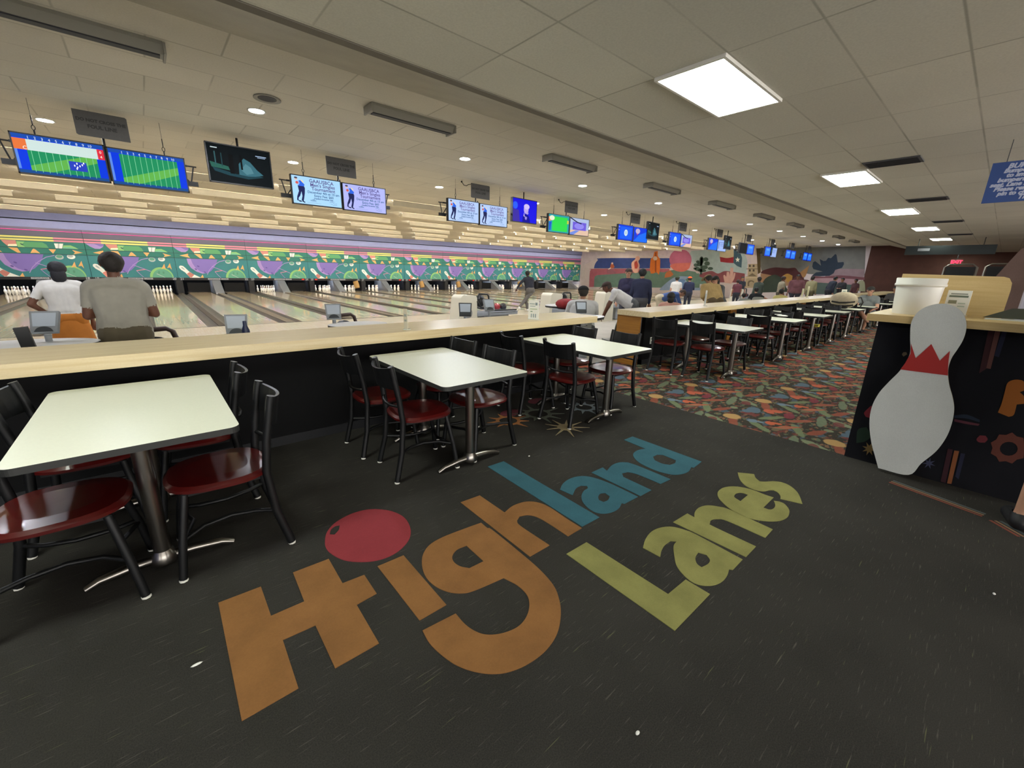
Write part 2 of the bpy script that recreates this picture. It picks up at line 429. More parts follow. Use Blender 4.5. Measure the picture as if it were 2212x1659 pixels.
# ceiling vents and speaker
VENT = mat('dark_vent_metal', '#4a4c50', .6)
def vent():
    t = thing('air_vent', 'dark slotted ceiling vent', 'ceiling vent')
    a = MB().box((0, 0, 0), (.42, .62, .012), VENT); a.build('frame', t)
    b = MB()
    for i in range(7): b.box((-.15+.05*i, 0, -.01), (.012, .56, .014), DARKLOUV, ry=.5)
    b.build('blade', t); return t
vt = vent()
for i, (x, lb) in enumerate(((8.36, 'dark slotted ceiling vent beside the second light panel'), (12.5, 'dark slotted ceiling vent beside the third light panel'), (17.3, 'dark slotted ceiling vent beside the fourth light panel'), (22.2, 'dark slotted ceiling vent beside the fifth light panel'))):
    o = vt if i == 0 else dup(vt); o.location = (x, 1.43, CZN-.008); o['label'] = lb; o['group'] = 'dark ceiling vents over the walkway'
t = thing('ceiling_speaker', 'round ceiling speaker with dark grille near a downlight', 'speaker', (1.58, 6.85, CZF-.006))
MB().lathe([(.11, 0), (.16, -.01), (.16, 0), (.11, .012)], (0, 0, 0), HOUS, 24).build('rim', t); MB().lathe([(.11, -.004), (.11, .004)], (0, 0, 0), DARKLOUV, 24).build('grille', t)
# ------------------------------------------------------------------ shell
M_CN = ceiling_mat('near_ceiling_tile', '#cecbbe', '#716d60', 3.61, 1.75)
M_CF = ceiling_mat('far_ceiling_tile', '#c8c2b2', '#807a6c', .97, 5.3, 1.22, .61, True, .014)
M_COVE = paint_mat('cove_paint', '#a39d8c', .06)
M_FLECK = fleck_carpet('dark_flecked_carpet'); M_PARTY = party_carpet('colourful_carpet')
M_LAV = paint_mat('lavender_paint', '#9aa0cc', .03); M_LAVD = paint_mat('lavender_grey_paint', '#868bb4', .03)
M_BROWN = paint_mat('brown_wall', '#4e332c', .1); M_DARKW = paint_mat('dark_wall', '#3a302d', .1)
M_SETT = paint_mat('settee_floor', '#a8a193', .08, 3, .5)
M_APP = wood_mat('approach_maple', '#d6cdb8', '#c8bba0', 'y', .2)
M_LANE = lane_mat('lane_boards')
XS = 4.44; YS = 4.32
m = MB().box(((XL+XS)/2, (YB+YS)/2, -.15), (XS-XL, YS-YB, .30), M_FLECK); struct(m, 'floor')
m = MB().box(((XR+XS)/2, (YB+YS)/2, -.15), (XR-XS, YS-YB, .30), M_PARTY); struct(m, 'floor')
m = MB().box(((XL+XR)/2, (YS+9.0)/2, LZ-.05), (XR-XL, 9.0-YS, .10), M_SETT); struct(m, 'floor')
m = MB().box(((XL+XR)/2, (9.0+FOUL)/2, LZ-.05), (XR-XL, FOUL-9.0, .10), M_APP); struct(m, 'floor')
m = MB().box(((XL+XR)/2, (FOUL+32.2)/2, LZ-.20), (XR-XL, 32.2-FOUL, .10), BLACK); struct(m, 'floor')
m = MB().box(((XL+XR)/2, (YB+3.6)/2, CZN+.05), (XR-XL, 3.6-YB, .10), M_CN); struct(m, 'ceiling')
m = MB(); m.prism([(3.6, CZN), (5.3, CZF), (5.3, CZF+.1), (3.6, CZN+.1)], lambda u, v, d: (d, u, v), XL, XR, M_COVE); struct(m, 'ceiling')
m = MB().box(((XL+XR)/2, 3.66, CZN+.003), (XR-XL, .09, .014), mat('cove_trim', '#6b655a', .8)); struct(m, 'trim_1')
m = MB().box(((XL+XR)/2, (5.3+32.2)/2, CZF+.05), (XR-XL, 32.2-5.3, .10), M_CF); struct(m, 'ceiling')
m = MB().box(((XL+XR)/2, 32.25, 1.5), (XR-XL, .1, 4.4), BLACK); struct(m, 'wall_pit')
m = MB().box((XL-.05, (YB+32.2)/2, 1.7), (.1, 32.2-YB, 4.4), M_LAV); struct(m, 'wall_left')
m = MB().box(((XL+XR)/2, YB-.05, 0), (XR-XL, .1, .5), M_DARKW).box(((XL+XR)/2, YB-.05, 3.2), (XR-XL, .1, .5), M_DARKW).box((28, YB-.05, 1.7), (16, .1, 3.0), M_DARKW)
for x in (-9, -6, -3, 0, 3, 6, 9, 12, 15, 18): m.box((x, YB-.05, 1.6), (.25, .14, 2.8), M_DARKW)
struct(m, 'wall_back')        # openings made up behind the camera, letting sky light fill the room
M_MURBASE = paint_mat('mural_plaster', '#bdb2b2', .05)
m = MB().box((XR+.05, (6.2+32.2)/2, 1.7), (.1, 32.2-6.2, 4.4), M_MURBASE); struct(m, 'wall_right')
m = MB().box((XR+.05, (YB+6.2)/2, 1.7), (.1, 6.2-YB, 4.4), M_BROWN); struct(m, 'wall_right')
# lavender fascia over the masking units with its dark gap
m = MB().box(((XL+XR)/2, 30.5, 3.075), (XR-XL, .06, .35), M_LAV); struct(m, 'wall_fascia')
m = MB().box(((XL+XR)/2, 30.42, 3.44), (XR-XL, .10, .34), M_LAVD); struct(m, 'wall_fascia')
m = MB().box(((XL+XR)/2, 30.49, 3.262), (XR-XL, .06, .04), BLACK).box(((XL+XR)/2, 30.36, 3.262), (XR-XL, .02, .035), BLACK); struct(m, 'trim_2')
# ------------------------------------------------------------------ lanes
GUT = mat('grey_gutter', '#6b6864', .35, .1, noise=.08, nscale=3); CAP = mat('grey_capping', '#7d7568', .4)
CAPD = mat('dark_capping', '#4a443c', .45)
cen = [PC+P*k for k in range(-3, 10)]
lane0 = MB().box((0, (FOUL+DECK)/2, LZ-.06), (1.062, DECK-FOUL, .12), M_LANE)
for r in range(7): lane0.prism([(-.015, 0), (.015, 0), (0, .15)], lambda u, v, d: (d+(r-3)*.15*1.0+u, FOUL+4.0+(3-abs(r-3))*.35+v, LZ+.001), 0, 0, mat('arrow_inlay', '#6b4a2c', .3))
lane0 = lane0.build('bowling_lane'); first = True; lanes = {}
for k, c in enumerate(cen):
    for j, s in enumerate((-1, 1)):
        n = 15+2*k+j; o = lane0 if first else lane0.copy()
        if not first: COL.objects.link(o)
        first = False
        o.location = (c+s*P/4, 0, 0); tag(o, 'polished wooden bowling lane numbered %s' % num(n), 'bowling lane', 'polished bowling lanes'); lanes[n] = c+s*P/4
def divider(mc, w, END):
    t = thing('lane_divider', 'x', 'lane divider')
    L = END-FOUL; gw = (P/2-1.062-w)/2
    for s in (-1, 1):
        a = MB(); c = s*(w/2+gw/2)
        arc = [(c-gw/2+gw*i/8, -.085*math.sin(PI*i/8)) for i in range(9)]
        a.prism(arc+[(c+gw/2, -.13), (c-gw/2, -.13)], lambda u, v, d: (u, d, LZ-.012+v), FOUL, END, GUT); a.build('gutter', t)
    MB().box((0, FOUL+L/2, LZ-.05), (w, L, .12), mc).build('capping', t); return t
dw = divider(CAP, .24, 29.14); dn = divider(CAPD, .15, 29.89)
for k, c in enumerate(cen):
    o = dw if k == 0 else dup(dw); o.location = (c, 0, 0); o['label'] = 'grey gutters and wide capping between lanes %s and %s' % (num(15+2*k), num(16+2*k)); o['group'] = 'gutters and capping between lanes'
for k in range(12):
    o = dn if k == 0 else dup(dn); o.location = (cen[k]+P/2, 0, 0); o['label'] = 'grey gutters and narrow capping between lanes %s and %s' % (num(16+2*k), num(17+2*k)); o['group'] = 'gutters and capping between lanes'
m = MB().box(((XL+XR)/2, FOUL-.02, LZ+.001), (XR-XL, .04, .004), DGREY); struct(m, 'trim_3')
# pit: kickbacks, lamps
KB = mat('grey_kickback', '#8d9198', .4, .3); TAN = mat('tan_pit_panel', '#b08a50', .6)
def kickback(w, mc, name, slope=True):
    a = MB(); sec = [(29.15, LZ-.05), (29.2, LZ+.03), (30.36, .50), (31.6, .50), (31.6, LZ-.05)] if slope else [(29.9, LZ-.05), (29.9, .50), (31.6, .50), (31.6, LZ-.05)]
    a.prism(sec, lambda u, v, d: (d, u, v), -w/2, w/2, mc); return a.build(name)
kb = kickback(.42, KB, 'ball_return_chute'); kw = kickback(.30, mat('dark_kickback', '#0e0f15', .6), 'pit_partition', False)
for k, c in enumerate(cen):
    o = kb if k == 0 else kb.copy()
    if k: COL.objects.link(o)
    o.location = (c, 0, 0); tag(o, 'sloping grey chute at the pit between lanes %s and %s' % (num(15+2*k), num(16+2*k)), 'ball return chute', 'grey chutes at the pit end')
for k in range(12):
    o = kw if k == 0 else kw.copy()
    if k: COL.objects.link(o)
    o.location = (cen[k]+P/2, 0, 0); tag(o, 'dark partition at the pit between lanes %s and %s' % (num(16+2*k), num(17+2*k)), 'partition', 'partitions at the pit end')
PITLANES = (17, 19, 20, 23, 25, 26, 27, 28, 29, 30, 31, 32, 34, 35, 36, 38, 40)
for k, n in enumerate((21, 22, 24, 33, 37, 39)):
    o = MB().box((lanes[n], 30.2, .12), (1.04, .05, .52), mat('black_sweep_bar', '#0a0b0f', .6, spec=.2)).build('pin_sweep')
    tag(o, 'lowered black pin sweep covering the end of lane %s' % num(n), 'pin sweep', 'lowered pin sweeps')
for k, n in enumerate((26, 29, 31, 35)):
    o = MB().tube([(lanes[n]+.44, 30.0, LZ+.19), (lanes[n]+.42, 30.05, .2), (lanes[n]+.36, 30.1, .49)], [.17, .19, .17], TAN, 14).build('pit_cushion')
    tag(o, 'tan rounded pit cushion beside the pins of lane %s' % num(n), 'pit cushion', 'tan pit cushions')
for n in sorted(lanes):
    o = MB().box((0, 0, 0), (1.2, .06, .04), PITM).build('pit_lamp') if n == 15 else pit.copy()
    if n == 15: pit = o
    else: COL.objects.link(o)
    o.location = (lanes[n], 30.478, .60); tag(o, 'small lamp above the pins of lane %s' % num(n), 'pit lamp', 'lamps over the pins')
# pins
PINW = mat('pin_white', '#f4f4f0', .25, coat=.5); PINR = mat('pin_red', '#b8242a', .3)
prof = [(.026, 0), (.030, .01), (.045, .06), (.058, .11), (.0605, .14), (.055, .18), (.040, .215), (.027, .245), (.0235, .265), (.026, .29), (.032, .32), (.0325, .345), (.026, .368), (.012, .379)]
a = MB().lathe(prof, (0, 0, 0), PINW, 12); a.lathe([(.0275, .246), (.0247, .256)], (0, 0, 0), PINR, 12); a.lathe([(.0245, .270), (.0262, .280)], (0, 0, 0), PINR, 12)
pin0 = a.build('bowling_pin'); first = True
for n in PITLANES:
    for r in range(4):
        for i in range(r+1):
            o = pin0 if first else pin0.copy()
            if not first: COL.objects.link(o)
            first = False
            o.location = (lanes[n]+(i-r/2)*.305, 29.85+r*.264, LZ)
            pos = (('head pin in front',), ('left pin of the second row', 'right pin of the second row'), ('left pin of the third row', 'middle pin of the third row', 'right pin of the third row'),
                   ('far left pin of the back row', 'inner left pin of the back row', 'inner right pin of the back row', 'far right pin of the back row'))[r][i]
            tag(o, 'white bowling pin standing on lane %s, the %s' % (num(n), pos), 'bowling pin', 'pins standing on lane %s' % num(n))
# ------------------------------------------------------------------ masking units
TEAL = paint_mat('teal_panel', '#3b7f86', .06, 1.5, .5); TEAL2 = paint_mat('green_panel', '#33796f', .06, 1.5, .5)
MG = {k: mat('print_'+k, v, .5) for k, v in dict(purple='#7a68b8', lilac='#9f86c8', deep='#5b4a98', pink='#d07f98', yellow='#d8d478', salmon='#c8857c', green='#4f9a66', lime='#84bd74', mint='#6ab894', mint2='#569c84',
      white='#e2e6e4', grey='#a8b4b8', red='#c07a70', orange='#dda868', plum='#69607c', plum2='#57566b', hot='#ff5fa8', cream='#f0ead0', hole='#4a8a72', seam='#1d5254', black='#17171c').items()}
HOT = mat('lit_pink_line', '#ff4fa0', .5, emit=.22)
REDL = mat('red_lane_display', '#ff2a20', .4, emit=.5)
def zl(X, Y): yl = 360+.022*(X-185); yb = 660+.010*(X-185); return ((X-185)/1045*P, .647+(yb-Y)/(yb-yl)*1.05)
def zm(X, Y): return ((X-185)/1045*P, 1.70+(366+.02*(X-185)-Y)/85*.26)
def zu(X, Y): return ((X-185)/1045*P, 1.975+(280+.012*(X-185)-Y)/92*.30)
def clipbox(p, u0, u1, v0, v1): return [(min(max(u, u0), u1), min(max(v, v0), v1)) for u, v in p]
FM = lambda u, v, d: (u, -d, v)      # unit-local: x along the wall, faces -y
def masking():
    t = thing('masking_unit', 'x', 'masking unit')
    a = MB().box((P/2, .03, (.647+1.70)/2), (P-.014, .05, 1.70-.647), TEAL)
    def g(pts, m, d, f, lim): a.prism(clipbox([f(*p) for p in pts], *lim), FM, d, d, MG[m])
    Lm = (.01, P-.01, .65, 1.695)
    g([(345, 360), (352, 440), (385, 510), (450, 565), (530, 598), (600, 590), (660, 556), (715, 500), (755, 440), (780, 370), (775, 360)], 'purple', .001, zl, Lm)
    g([(345, 360), (352, 440), (385, 510), (450, 565), (530, 598), (570, 592), (500, 560), (450, 510), (415, 440), (400, 365)], 'lilac', .003, zl, Lm)
    for x, y in ((488, 482), (448, 528), (570, 575)): g(ell(x, y, 18, 10, 12, rot=.5), 'deep', .005, zl, Lm)
    g([(222, 505), (228, 480), (250, 472), (280, 480), (305, 508), (345, 560), (400, 605), (500, 668), (350, 668), (318, 615), (290, 575), (245, 540)], 'white', .005, zl, Lm)
    g([(248, 505), (262, 492), (282, 510), (300, 545), (270, 530)], 'grey', .007, zl, Lm)
    g([(312, 600), (355, 572), (412, 614), (372, 658), (345, 655)], 'red', .007, zl, Lm)
    g([(492, 668), (530, 612), (540, 668)], 'orange', .009, zl, Lm)
    g(strip([(598, 612), (640, 540), (710, 470), (800, 410), (890, 386)], 9), 'lilac', .007, zl, Lm)
    g(strip([(680, 482), (820, 545), (890, 578)], 9), 'lilac', .009, zl, Lm); g(strip([(830, 548), (715, 568)], 10), 'pink', .011, zl, Lm); g(strip([(715, 566), (745, 610), (790, 668)], 8), 'lilac', .010, zl, Lm)
    g(ell(935, 408, 44, 32, 20), 'grey', .005, zl, Lm); g(ell(935, 400, 32, 20, 20), 'mint2', .007, zl, Lm)
    g(ell(1058, 400, 44, 32, 20), 'white', .005, zl, Lm); g(ell(1050, 395, 30, 18, 20), 'grey', .007, zl, Lm)
    g(ell(1020, 665, 152, 148, 30, PI, 2*PI), 'lime', .004, zl, Lm); g(ell(1030, 668, 128, 125, 30, PI, 2*PI), 'mint2', .006, zl, Lm)
    for x, y in ((992, 592), (1050, 596)): g(ell(x, y, 12, 20, 12), 'hole', .008, zl, Lm)
    g(strip([(960, 612), (1060, 668)], 9), 'grey', .009, zl, Lm)
    g([(1030, 545), (1080, 465), (1088, 552), (1068, 530)], 'orange', .010, zl, Lm); g([(1108, 528), (1155, 455), (1166, 555), (1145, 520)], 'orange', .010, zl, Lm)
    a.build('lower_panel', t)
    a = MB().box((P/2, .02, 1.715), (P-.014, .09, .03), MG['seam']).box((P/2, .02, 1.98), (P-.014, .07, .02), MG['seam']); a.build('ledge', t)
    a = MB().box((P/2, .03, 1.84), (P-.014, .05, .25), TEAL2)
    Lm = (.01, P-.01, 1.735, 1.965)
    for q in ([(258, 320), (378, 284), (372, 318), (395, 362)], [(460, 285), (545, 290), (567, 366), (535, 366)], [(657, 374), (685, 310), (700, 298), (716, 310), (752, 376), (705, 360)], [(845, 300), (920, 303), (880, 376)], [(1085, 305), (1192, 345), (1088, 385), (1110, 345)]):
        a.prism(clipbox([zm(*p) for p in q], *Lm), FM, .002, .002, MG['orange'])
    a.build('middle_panel', t)
    a = MB().box((P/2, .03, 2.135), (P-.014, .05, .30), TEAL2)
    def h(pts, m, d): a.prism(clipbox([zu(*p) for p in pts], .01, P-.01, 1.992, 2.28), FM, d, d, MG[m])
    h([(195, 185), (400, 185), (385, 230), (345, 262), (290, 262), (240, 230)], 'lilac', .001); h([(290, 185), (400, 185), (385, 225), (350, 225)], 'purple', .003)
    h([(412, 185), (548, 190), (550, 262), (462, 270), (430, 225)], 'salmon', .001); h([(470, 245), (550, 240), (550, 268), (462, 270)], 'cream', .003)
    h([(552, 200), (800, 205), (835, 235), (850, 290), (555, 280), (548, 240)], 'green', .001); h([(552, 200), (630, 203), (600, 240), (620, 280), (555, 280)], 'lime', .003); h(ell(598, 242, 20, 8, 10, rot=.7), 'seam', .004)
    h([(915, 215), (1008, 215), (985, 292), (920, 290)], 'white', .001); h([(955, 215), (970, 215), (955, 290), (940, 290)], 'grey', .003)
    h([(1005, 240), (1080, 236), (1125, 262), (1155, 296), (990, 292)], 'lime', .001); h([(1005, 262), (1070, 258), (1125, 296), (990, 292)], 'mint', .003)
    a.build('upper_panel', t)
    a = MB().box((P/2, .03, 2.40), (P-.014, .05, .24), MG['seam'])
    for z in (2.335, 2.455):
        for u0, u1, c in ((0.01, .62, 'pink'), (.62, 2.42, 'yellow'), (2.42, P-.01, 'pink')):
            a.prism([(u0, z-.04), (u1, z-.04), (u1, z+.04), (u0, z+.04)], FM, .002, .012, MG[c])
    a.build('striped_band', t)
    a = MB().box((P/2, .03, 2.645), (P-.014, .05, .25), MG['plum2']).box((P/2, .03, 2.845), (P-.014, .05, .12), MG['plum']); a.build('top_panel', t)
    MB().box((P/2, -.005, 2.778), (P-.014, .03, .026), HOT).build('pink_line', t)
    return t
TXW = mat('white_print_glow', '#f2f2ee', .5, emit=.08)  # unlit print with a faint glow put into its colour
mk = masking()
for k, c in enumerate(cen):
    o = mk if k == 0 else dup(mk); o.location = (c-P/2, MASK, 0); o['group'] = 'masking units over the lanes'
    o['label'] = 'teal masking unit with purple and green ball artwork above lanes %s and %s' % (num(15+2*k), num(16+2*k))
    s = thing('lane_number_board', 'black board with white lane numbers %s and %s' % (num(15+2*k), num(16+2*k)), 'number board', (c-P/2, MASK, 0), 0, 'lane number boards under the masking units')
    MB().box((P/2, .02, .58), (P-.02, .06, .13), MG['black']).build('board', s)
    q = MB(); add_text(q, str(15+2*k), .17, TXW, FM, .17, .58, .014, bold=.006); q.build('number', s); q = MB(); add_text(q, str(16+2*k), .17, TXW, FM, P-.17, .58, .014, bold=.006)
    q.build('number', s)
    q = MB(); q.box((1.66, -.012, .585), (.60, .004, .088), TXW).box((2.18, -.012, .585), (.36, .004, .088), TXW)
    add_text(q, 'HIGHLAND', .10, MG['black'], FM, 1.66, .583, .016); add_text(q, 'LANES', .10, MG['black'], FM, 2.18, .583, .016); q.build('name_plate', s)
    if k in (4, 5, 6, 7, 8):
        q = MB().box((.42 if k % 2 else 3.05, -.012, .585), (.14, .004, .06), REDL); q.build('red_display', s)
# ------------------------------------------------------------------ carpet lettering
FZ = lambda u, v, d: (u, v, d)
LO = paint_mat('orange_carpet_inlay', '#8a6038', .14, 5, .95); LT = paint_mat('teal_carpet_inlay', '#35606e', .10, 5, .95)
LY = paint_mat('olive_carpet_inlay', '#87844f', .13, 6, .95); LR = paint_mat('red_carpet_inlay', '#8d343c', .08, 5, .95)
def c5(p): return (400+p[0]*.42194, 900+p[1]*.42194)
def c6(p): return (1000+p[0]*.36166, 900+p[1]*.36166)
def ces(p): return (1500+p[0]*.117541, 1000+p[1]*.117541)
logo = thing('carpet_lettering', 'large coloured carpet lettering reading Highland Lanes inlaid in the dark floor', 'floor lettering')
def letter(lab, rings, conv, m, sharp=50, rnd=True):
    R = []
    for r in rings:
        q = [G(*conv(p)) for p in r]
        R.append(smooth_ring(q, sharp) if rnd else q)
    o = MB().prism(R, FZ, -.002, .003, m).build('letter', logo); o['label'] = lab; return o
letter('orange letter H', [[(170, 955), (388, 872), (440, 1022), (610, 948), (552, 800), (735, 730), (806, 855), (917, 812), (980, 907), (878, 965), (992, 1162), (768, 1290), (667, 1070), (500, 1145), (580, 1392), (290, 1560)]], c5, LO, rnd=False)
letter('orange letter i stem', [[(985, 768), (1118, 712), (1337, 965), (1200, 1045)]], c5, LO, rnd=False)
letter('orange letter g', [[(1515, 545), (1450, 568), (1320, 618), (1250, 660), (1217, 710), (1213, 765), (1232, 822), (1278, 868), (1340, 897), (1410, 906), (1480, 892), (1630, 828), (1700, 865), (1750, 915), (1762, 970), (1745, 1030), (1700, 1080), (1620, 1112), (1540, 1118), (1480, 1098), (1430, 1062), (1385, 1010),
    (1215, 1097), (1250, 1160), (1310, 1220), (1390, 1275), (1480, 1307), (1570, 1319), (1660, 1308), (1760, 1265), (1850, 1195), (1905, 1110), (1923, 1015), (1915, 940), (1885, 865), (1810, 780), (1700, 685), (1570, 580), (1548, 572)], [(1440, 662), (1392, 682), (1368, 715), (1375, 745), (1408, 768), (1455, 778), (1528, 742)]], c5, LO, 38)
letter('orange letter h', [[(1410, 440), (1508, 405), (1635, 492), (1680, 457), (1745, 437), (1810, 442), (1870, 468), (1950, 522), (2030, 572), (1960, 614), (1860, 548), (1800, 515), (1755, 505), (1712, 512), (1698, 535), (1718, 562), (1865, 660), (1765, 718)]], c5, LO, 42)
dot = [(716, 640), (728, 590), (775, 540), (860, 496), (950, 476), (1045, 483), (1115, 513), (1150, 562), (1152, 615), (1120, 665), (1060, 710), (980, 738), (890, 745), (810, 735), (750, 705), (722, 675)]
letter('red bowling ball as the dot of the i', [dot, [(740, 605), (746, 580), (768, 562), (792, 557), (786, 582), (765, 606)]], c5, LR, 60)
letter('teal letter l', [[(148, 300), (243, 268), (815, 603), (712, 658)]], c6, LT, rnd=False)
letter('teal letter a', [[(580, 438), (595, 405), (630, 377), (680, 360), (740, 358), (810, 375), (900, 410), (1045, 480), (965, 522), (948, 518), (930, 550), (890, 572), (840, 580), (790, 572), (745, 545), (715, 510), (708, 475), (722, 445), (745, 430), (742, 415), (705, 413), (675, 430), (655, 470)], [(820, 462), (848, 457), (877, 478), (866, 500), (840, 512), (812, 500), (808, 480)]], c6, LT, 42)
letter('teal letter n', [[(768, 335), (835, 305), (860, 325), (890, 292), (935, 275), (985, 275), (1050, 297), (1240, 375), (1180, 403), (1040, 345), (985, 332), (950, 340), (958, 362), (1125, 440), (1060, 475)]], c6, LT, 42)
letter('teal letter d', [[(962, 140), (1013, 120), (1425, 270), (1378, 307), (1364, 303), (1345, 330), (1300, 345), (1240, 346), (1150, 322), (1065, 283), (1025, 250), (1018, 222), (1045, 202), (1090, 193)], [(1135, 240), (1160, 228), (1195, 230), (1272, 262), (1265, 280), (1235, 290), (1190, 282), (1145, 262)]], c6, LT, 42)
letter('olive letter L', [[(618, 822), (738, 752), (1225, 1062), (1330, 975), (1475, 1062), (1265, 1280)]], c6, LY, rnd=False)
letter('olive letter a', [[(1075, 785), (1090, 735), (1125, 690), (1180, 665), (1250, 660), (1330, 680), (1400, 710), (1670, 855), (1612, 917), (1590, 913), (1578, 950), (1550, 985), (1500, 1008), (1430, 1010), (1370, 990), (1315, 945), (1275, 890), (1262, 830), (1258, 775), (1275, 748), (1240, 745), (1205, 770), (1185, 805), (1178, 840)], [(1405, 813), (1455, 828), (1475, 858), (1463, 882), (1425, 902), (1397, 880), (1388, 845)]], c6, LY, 42)
letter('olive letter n', [[(1255, 632), (1340, 580), (1382, 603), (1385, 572), (1410, 545), (1460, 532), (1530, 540), (1600, 560), (1850, 675), (1805, 725), (1580, 625), (1520, 613), (1482, 620), (1475, 640), (1492, 656), (1750, 777), (1690, 840)]], c6, LY, 42)
letter('olive letter e', [[(1455, 640), (1300, 590), (1110, 515), (960, 470), (800, 442), (650, 438), (520, 465), (440, 525), (425, 590), (460, 670), (560, 775), (700, 880), (900, 985), (1080, 1040), (1270, 1070), (1450, 1078), (1600, 1060), (1710, 1000), (1745, 910), (1725, 840), (1650, 755), (1560, 715), (1460, 700), (1485, 770), (1470, 825), (1420, 860), (1360, 860), (1265, 825)], [(735, 600), (770, 565), (840, 552), (910, 562), (985, 592), (845, 708), (740, 640)]], ces, LY, 42)
letter('olive letter s', [[(795, 180), (1095, 210), (1125, 280), (1200, 345), (1300, 350), (1450, 342), (1590, 355), (1720, 405), (1840, 490), (1920, 590), (1985, 758), (1580, 665), (1580, 610), (1530, 545), (1450, 505), (1380, 505), (1290, 525), (1200, 520), (1080, 490), (950, 430), (860, 345), (815, 260)]], ces, LY, 42)
# starburst inlays and stripes
def star(cx, cy, r, ri, n, m, lab, ring=False, jit=.3, seed=1):
    rd = random.Random(seed); pts = []
    for i in range(n):
        a = 2*PI*i/n; R = r*(1-jit*rd.random())
        for da, k in ((-.16, ri), (0, R), (.16, ri)): pts.append((cx+math.cos(a+da*6/n*1.6)*k, cy+math.sin(a+da*6/n*1.6)*k))
    rings = [pts]+([ell(cx, cy, ri*.72, ri*.72, 18)] if ring else [])
    o = MB().prism(rings, FZ, -.002, .0025, m).build('starburst_inlay'); tag(o, lab, 'carpet inlay', 'starbursts inlaid in the dark carpet')
star(2.96, 2.56, .26, .085, 9, mat('cream_inlay', '#a39372', .95), 'cream eight pointed starburst in the dark carpet between the second and third tables', seed=3)
star(2.62, 3.05, .30, .13, 9, mat('orange_inlay', '#9a6335', .95), 'orange ring starburst in the dark carpet beside the middle table', True, seed=5)
star(3.02, 3.02, .34, .15, 10, mat('sage_inlay', '#5c6257', .95), 'sage ring starburst in the dark carpet behind the cream one', True, seed=8)
star(3.60, 2.86, .30, .13, 10, mat('pale_blue_inlay', '#8b98a0', .95), 'pale blue ring starburst in the dark carpet under the third table', True, seed=2)
for c, (x, y), lb in (('#6d2a38', (2.80, 3.22), 'maroon round carpet inlay beside the orange starburst'), ('#7a2c38', (3.33, 3.35), 'maroon round carpet inlay beside the third table')):
    tag(MB().prism(ell(x, y, .13, .09), FZ, -.002, .0022, mat('maroon_inlay', c, .95)).build('dot_inlay'), lb, 'carpet inlay')
for lb, pts in (('red and tan stripes in the dark carpet below the pin cutout', ((1925, 1040), (2125, 1113))), ('red and tan stripes in the dark carpet near the standing person', ((2150, 1125), (2212, 1160)))):
    a = MB(); p0, p1 = (Vector(G(*q)) for q in pts); d = (p1-p0).normalized(); q = Vector((-d.y, d.x))
    for k, (w, mm) in enumerate(((.018, mat('rust_stripe', '#7d4033', .95)), (.014, mat('tan_stripe', '#8c6a50', .95)), (.02, mat('slate_stripe', '#4d5658', .95)))):
        a.prism(strip([tuple(p0+q*.03*(k-1)), tuple(p1+q*.03*(k-1))], w), FZ, -.002, .002, mm)
    tag(a.build('stripe_inlay'), lb, 'carpet inlay')
# ------------------------------------------------------------------ long counters
CH = .91
def counter(name, label, x0, x1, y0, y1, slant=0., ends=()):
    t = thing(name, label, 'counter')
    a = MB(); a.prism([(x0, y0), (x1, y0), (x1+slant, y1), (x0, y1)], FZ, CH-.085, CH, MAPLE); a.build('countertop', t, .008)
    MB().box(((x0+x1)/2, 3.80, (CH-.085)/2), (x1-x0-.40, .07, CH-.085), BLACK).build('front_panel', t)
    MB().box(((x0+x1)/2, 3.80, .04), (x1-x0-.40, .085, .08), BLKPL).build('kick_rail', t)
    for x in ends: MB().box((x, 3.98, (CH-.085)/2), (.035, .44, CH-.085), OAK).build('end_panel', t)
    return t
t = counter('long_counter', 'long maple-topped counter running past the near tables on the left', XL+.2, 4.735, 3.635, 4.29, .03)
MB().box((4.40, 3.95, (CH-.085)/2), (.035, .34, CH-.085), BLACK).build('end_panel', t)
t = counter('long_counter', 'second long maple counter with an orange wood end panel beyond the gap', 5.99, 30.0, 3.59, 4.2, 0, (6.03,))
for x in (9.5, 14.4, 19.5, 25): MB().box((x, 3.72, (CH-.085)/2), (.30, .06, CH-.085), OAK).build('support_panel', t)
tag(MB().box((6.42, 3.755, .40), (.07, .012, .115), WHITEP).box((6.42, 3.748, .43), (.03, .006, .03), DGREY).box((6.42, 3.748, .375), (.03, .006, .03), DGREY).build('wall_outlet'), 'white electrical outlet on the black face of the second counter', 'outlet')
# ------------------------------------------------------------------ tables
def table():
    t = thing('dining_table', 'x', 'table')
    w, l = .76, 1.25
    def rr(w, l, r, n=6):
        o = []
        for sx, sy, a0 in ((1, 1, 0), (-1, 1, PI/2), (-1, -1, PI), (1, -1, 1.5*PI)):
            for i in range(n+1): a = a0+PI/2*i/n; o.append((sx*(w/2-r)+r*math.cos(a), sy*(l/2-r)+r*math.sin(a)))
        return o
    MB().prism(rr(w, l, .045), FZ, .722, .752, LAMIN, EDGE).build('tabletop', t)
    MB().box((0, 0, .712), (.5, .9, .02), BLKPL).build('underframe', t)
    for y in (-.37, .37):
        MB().tube([(0, y, .05), (0, y, .71)], .036, CHROME, 16).build('leg', t)
        a = MB(); a.lathe([(.055, .03), (.06, .05), (.045, .085), (.038, .10)], (0, y, 0), CHROME, 16)
        for s in (-1, 1): a.tube([(0, y, .055), (s*.12, y, .052), (s*.24, y, .035), (s*.29, y, .012)], [.028, .025, .02, .016], CHROME, 10)
        a.build('foot', t)
    return t
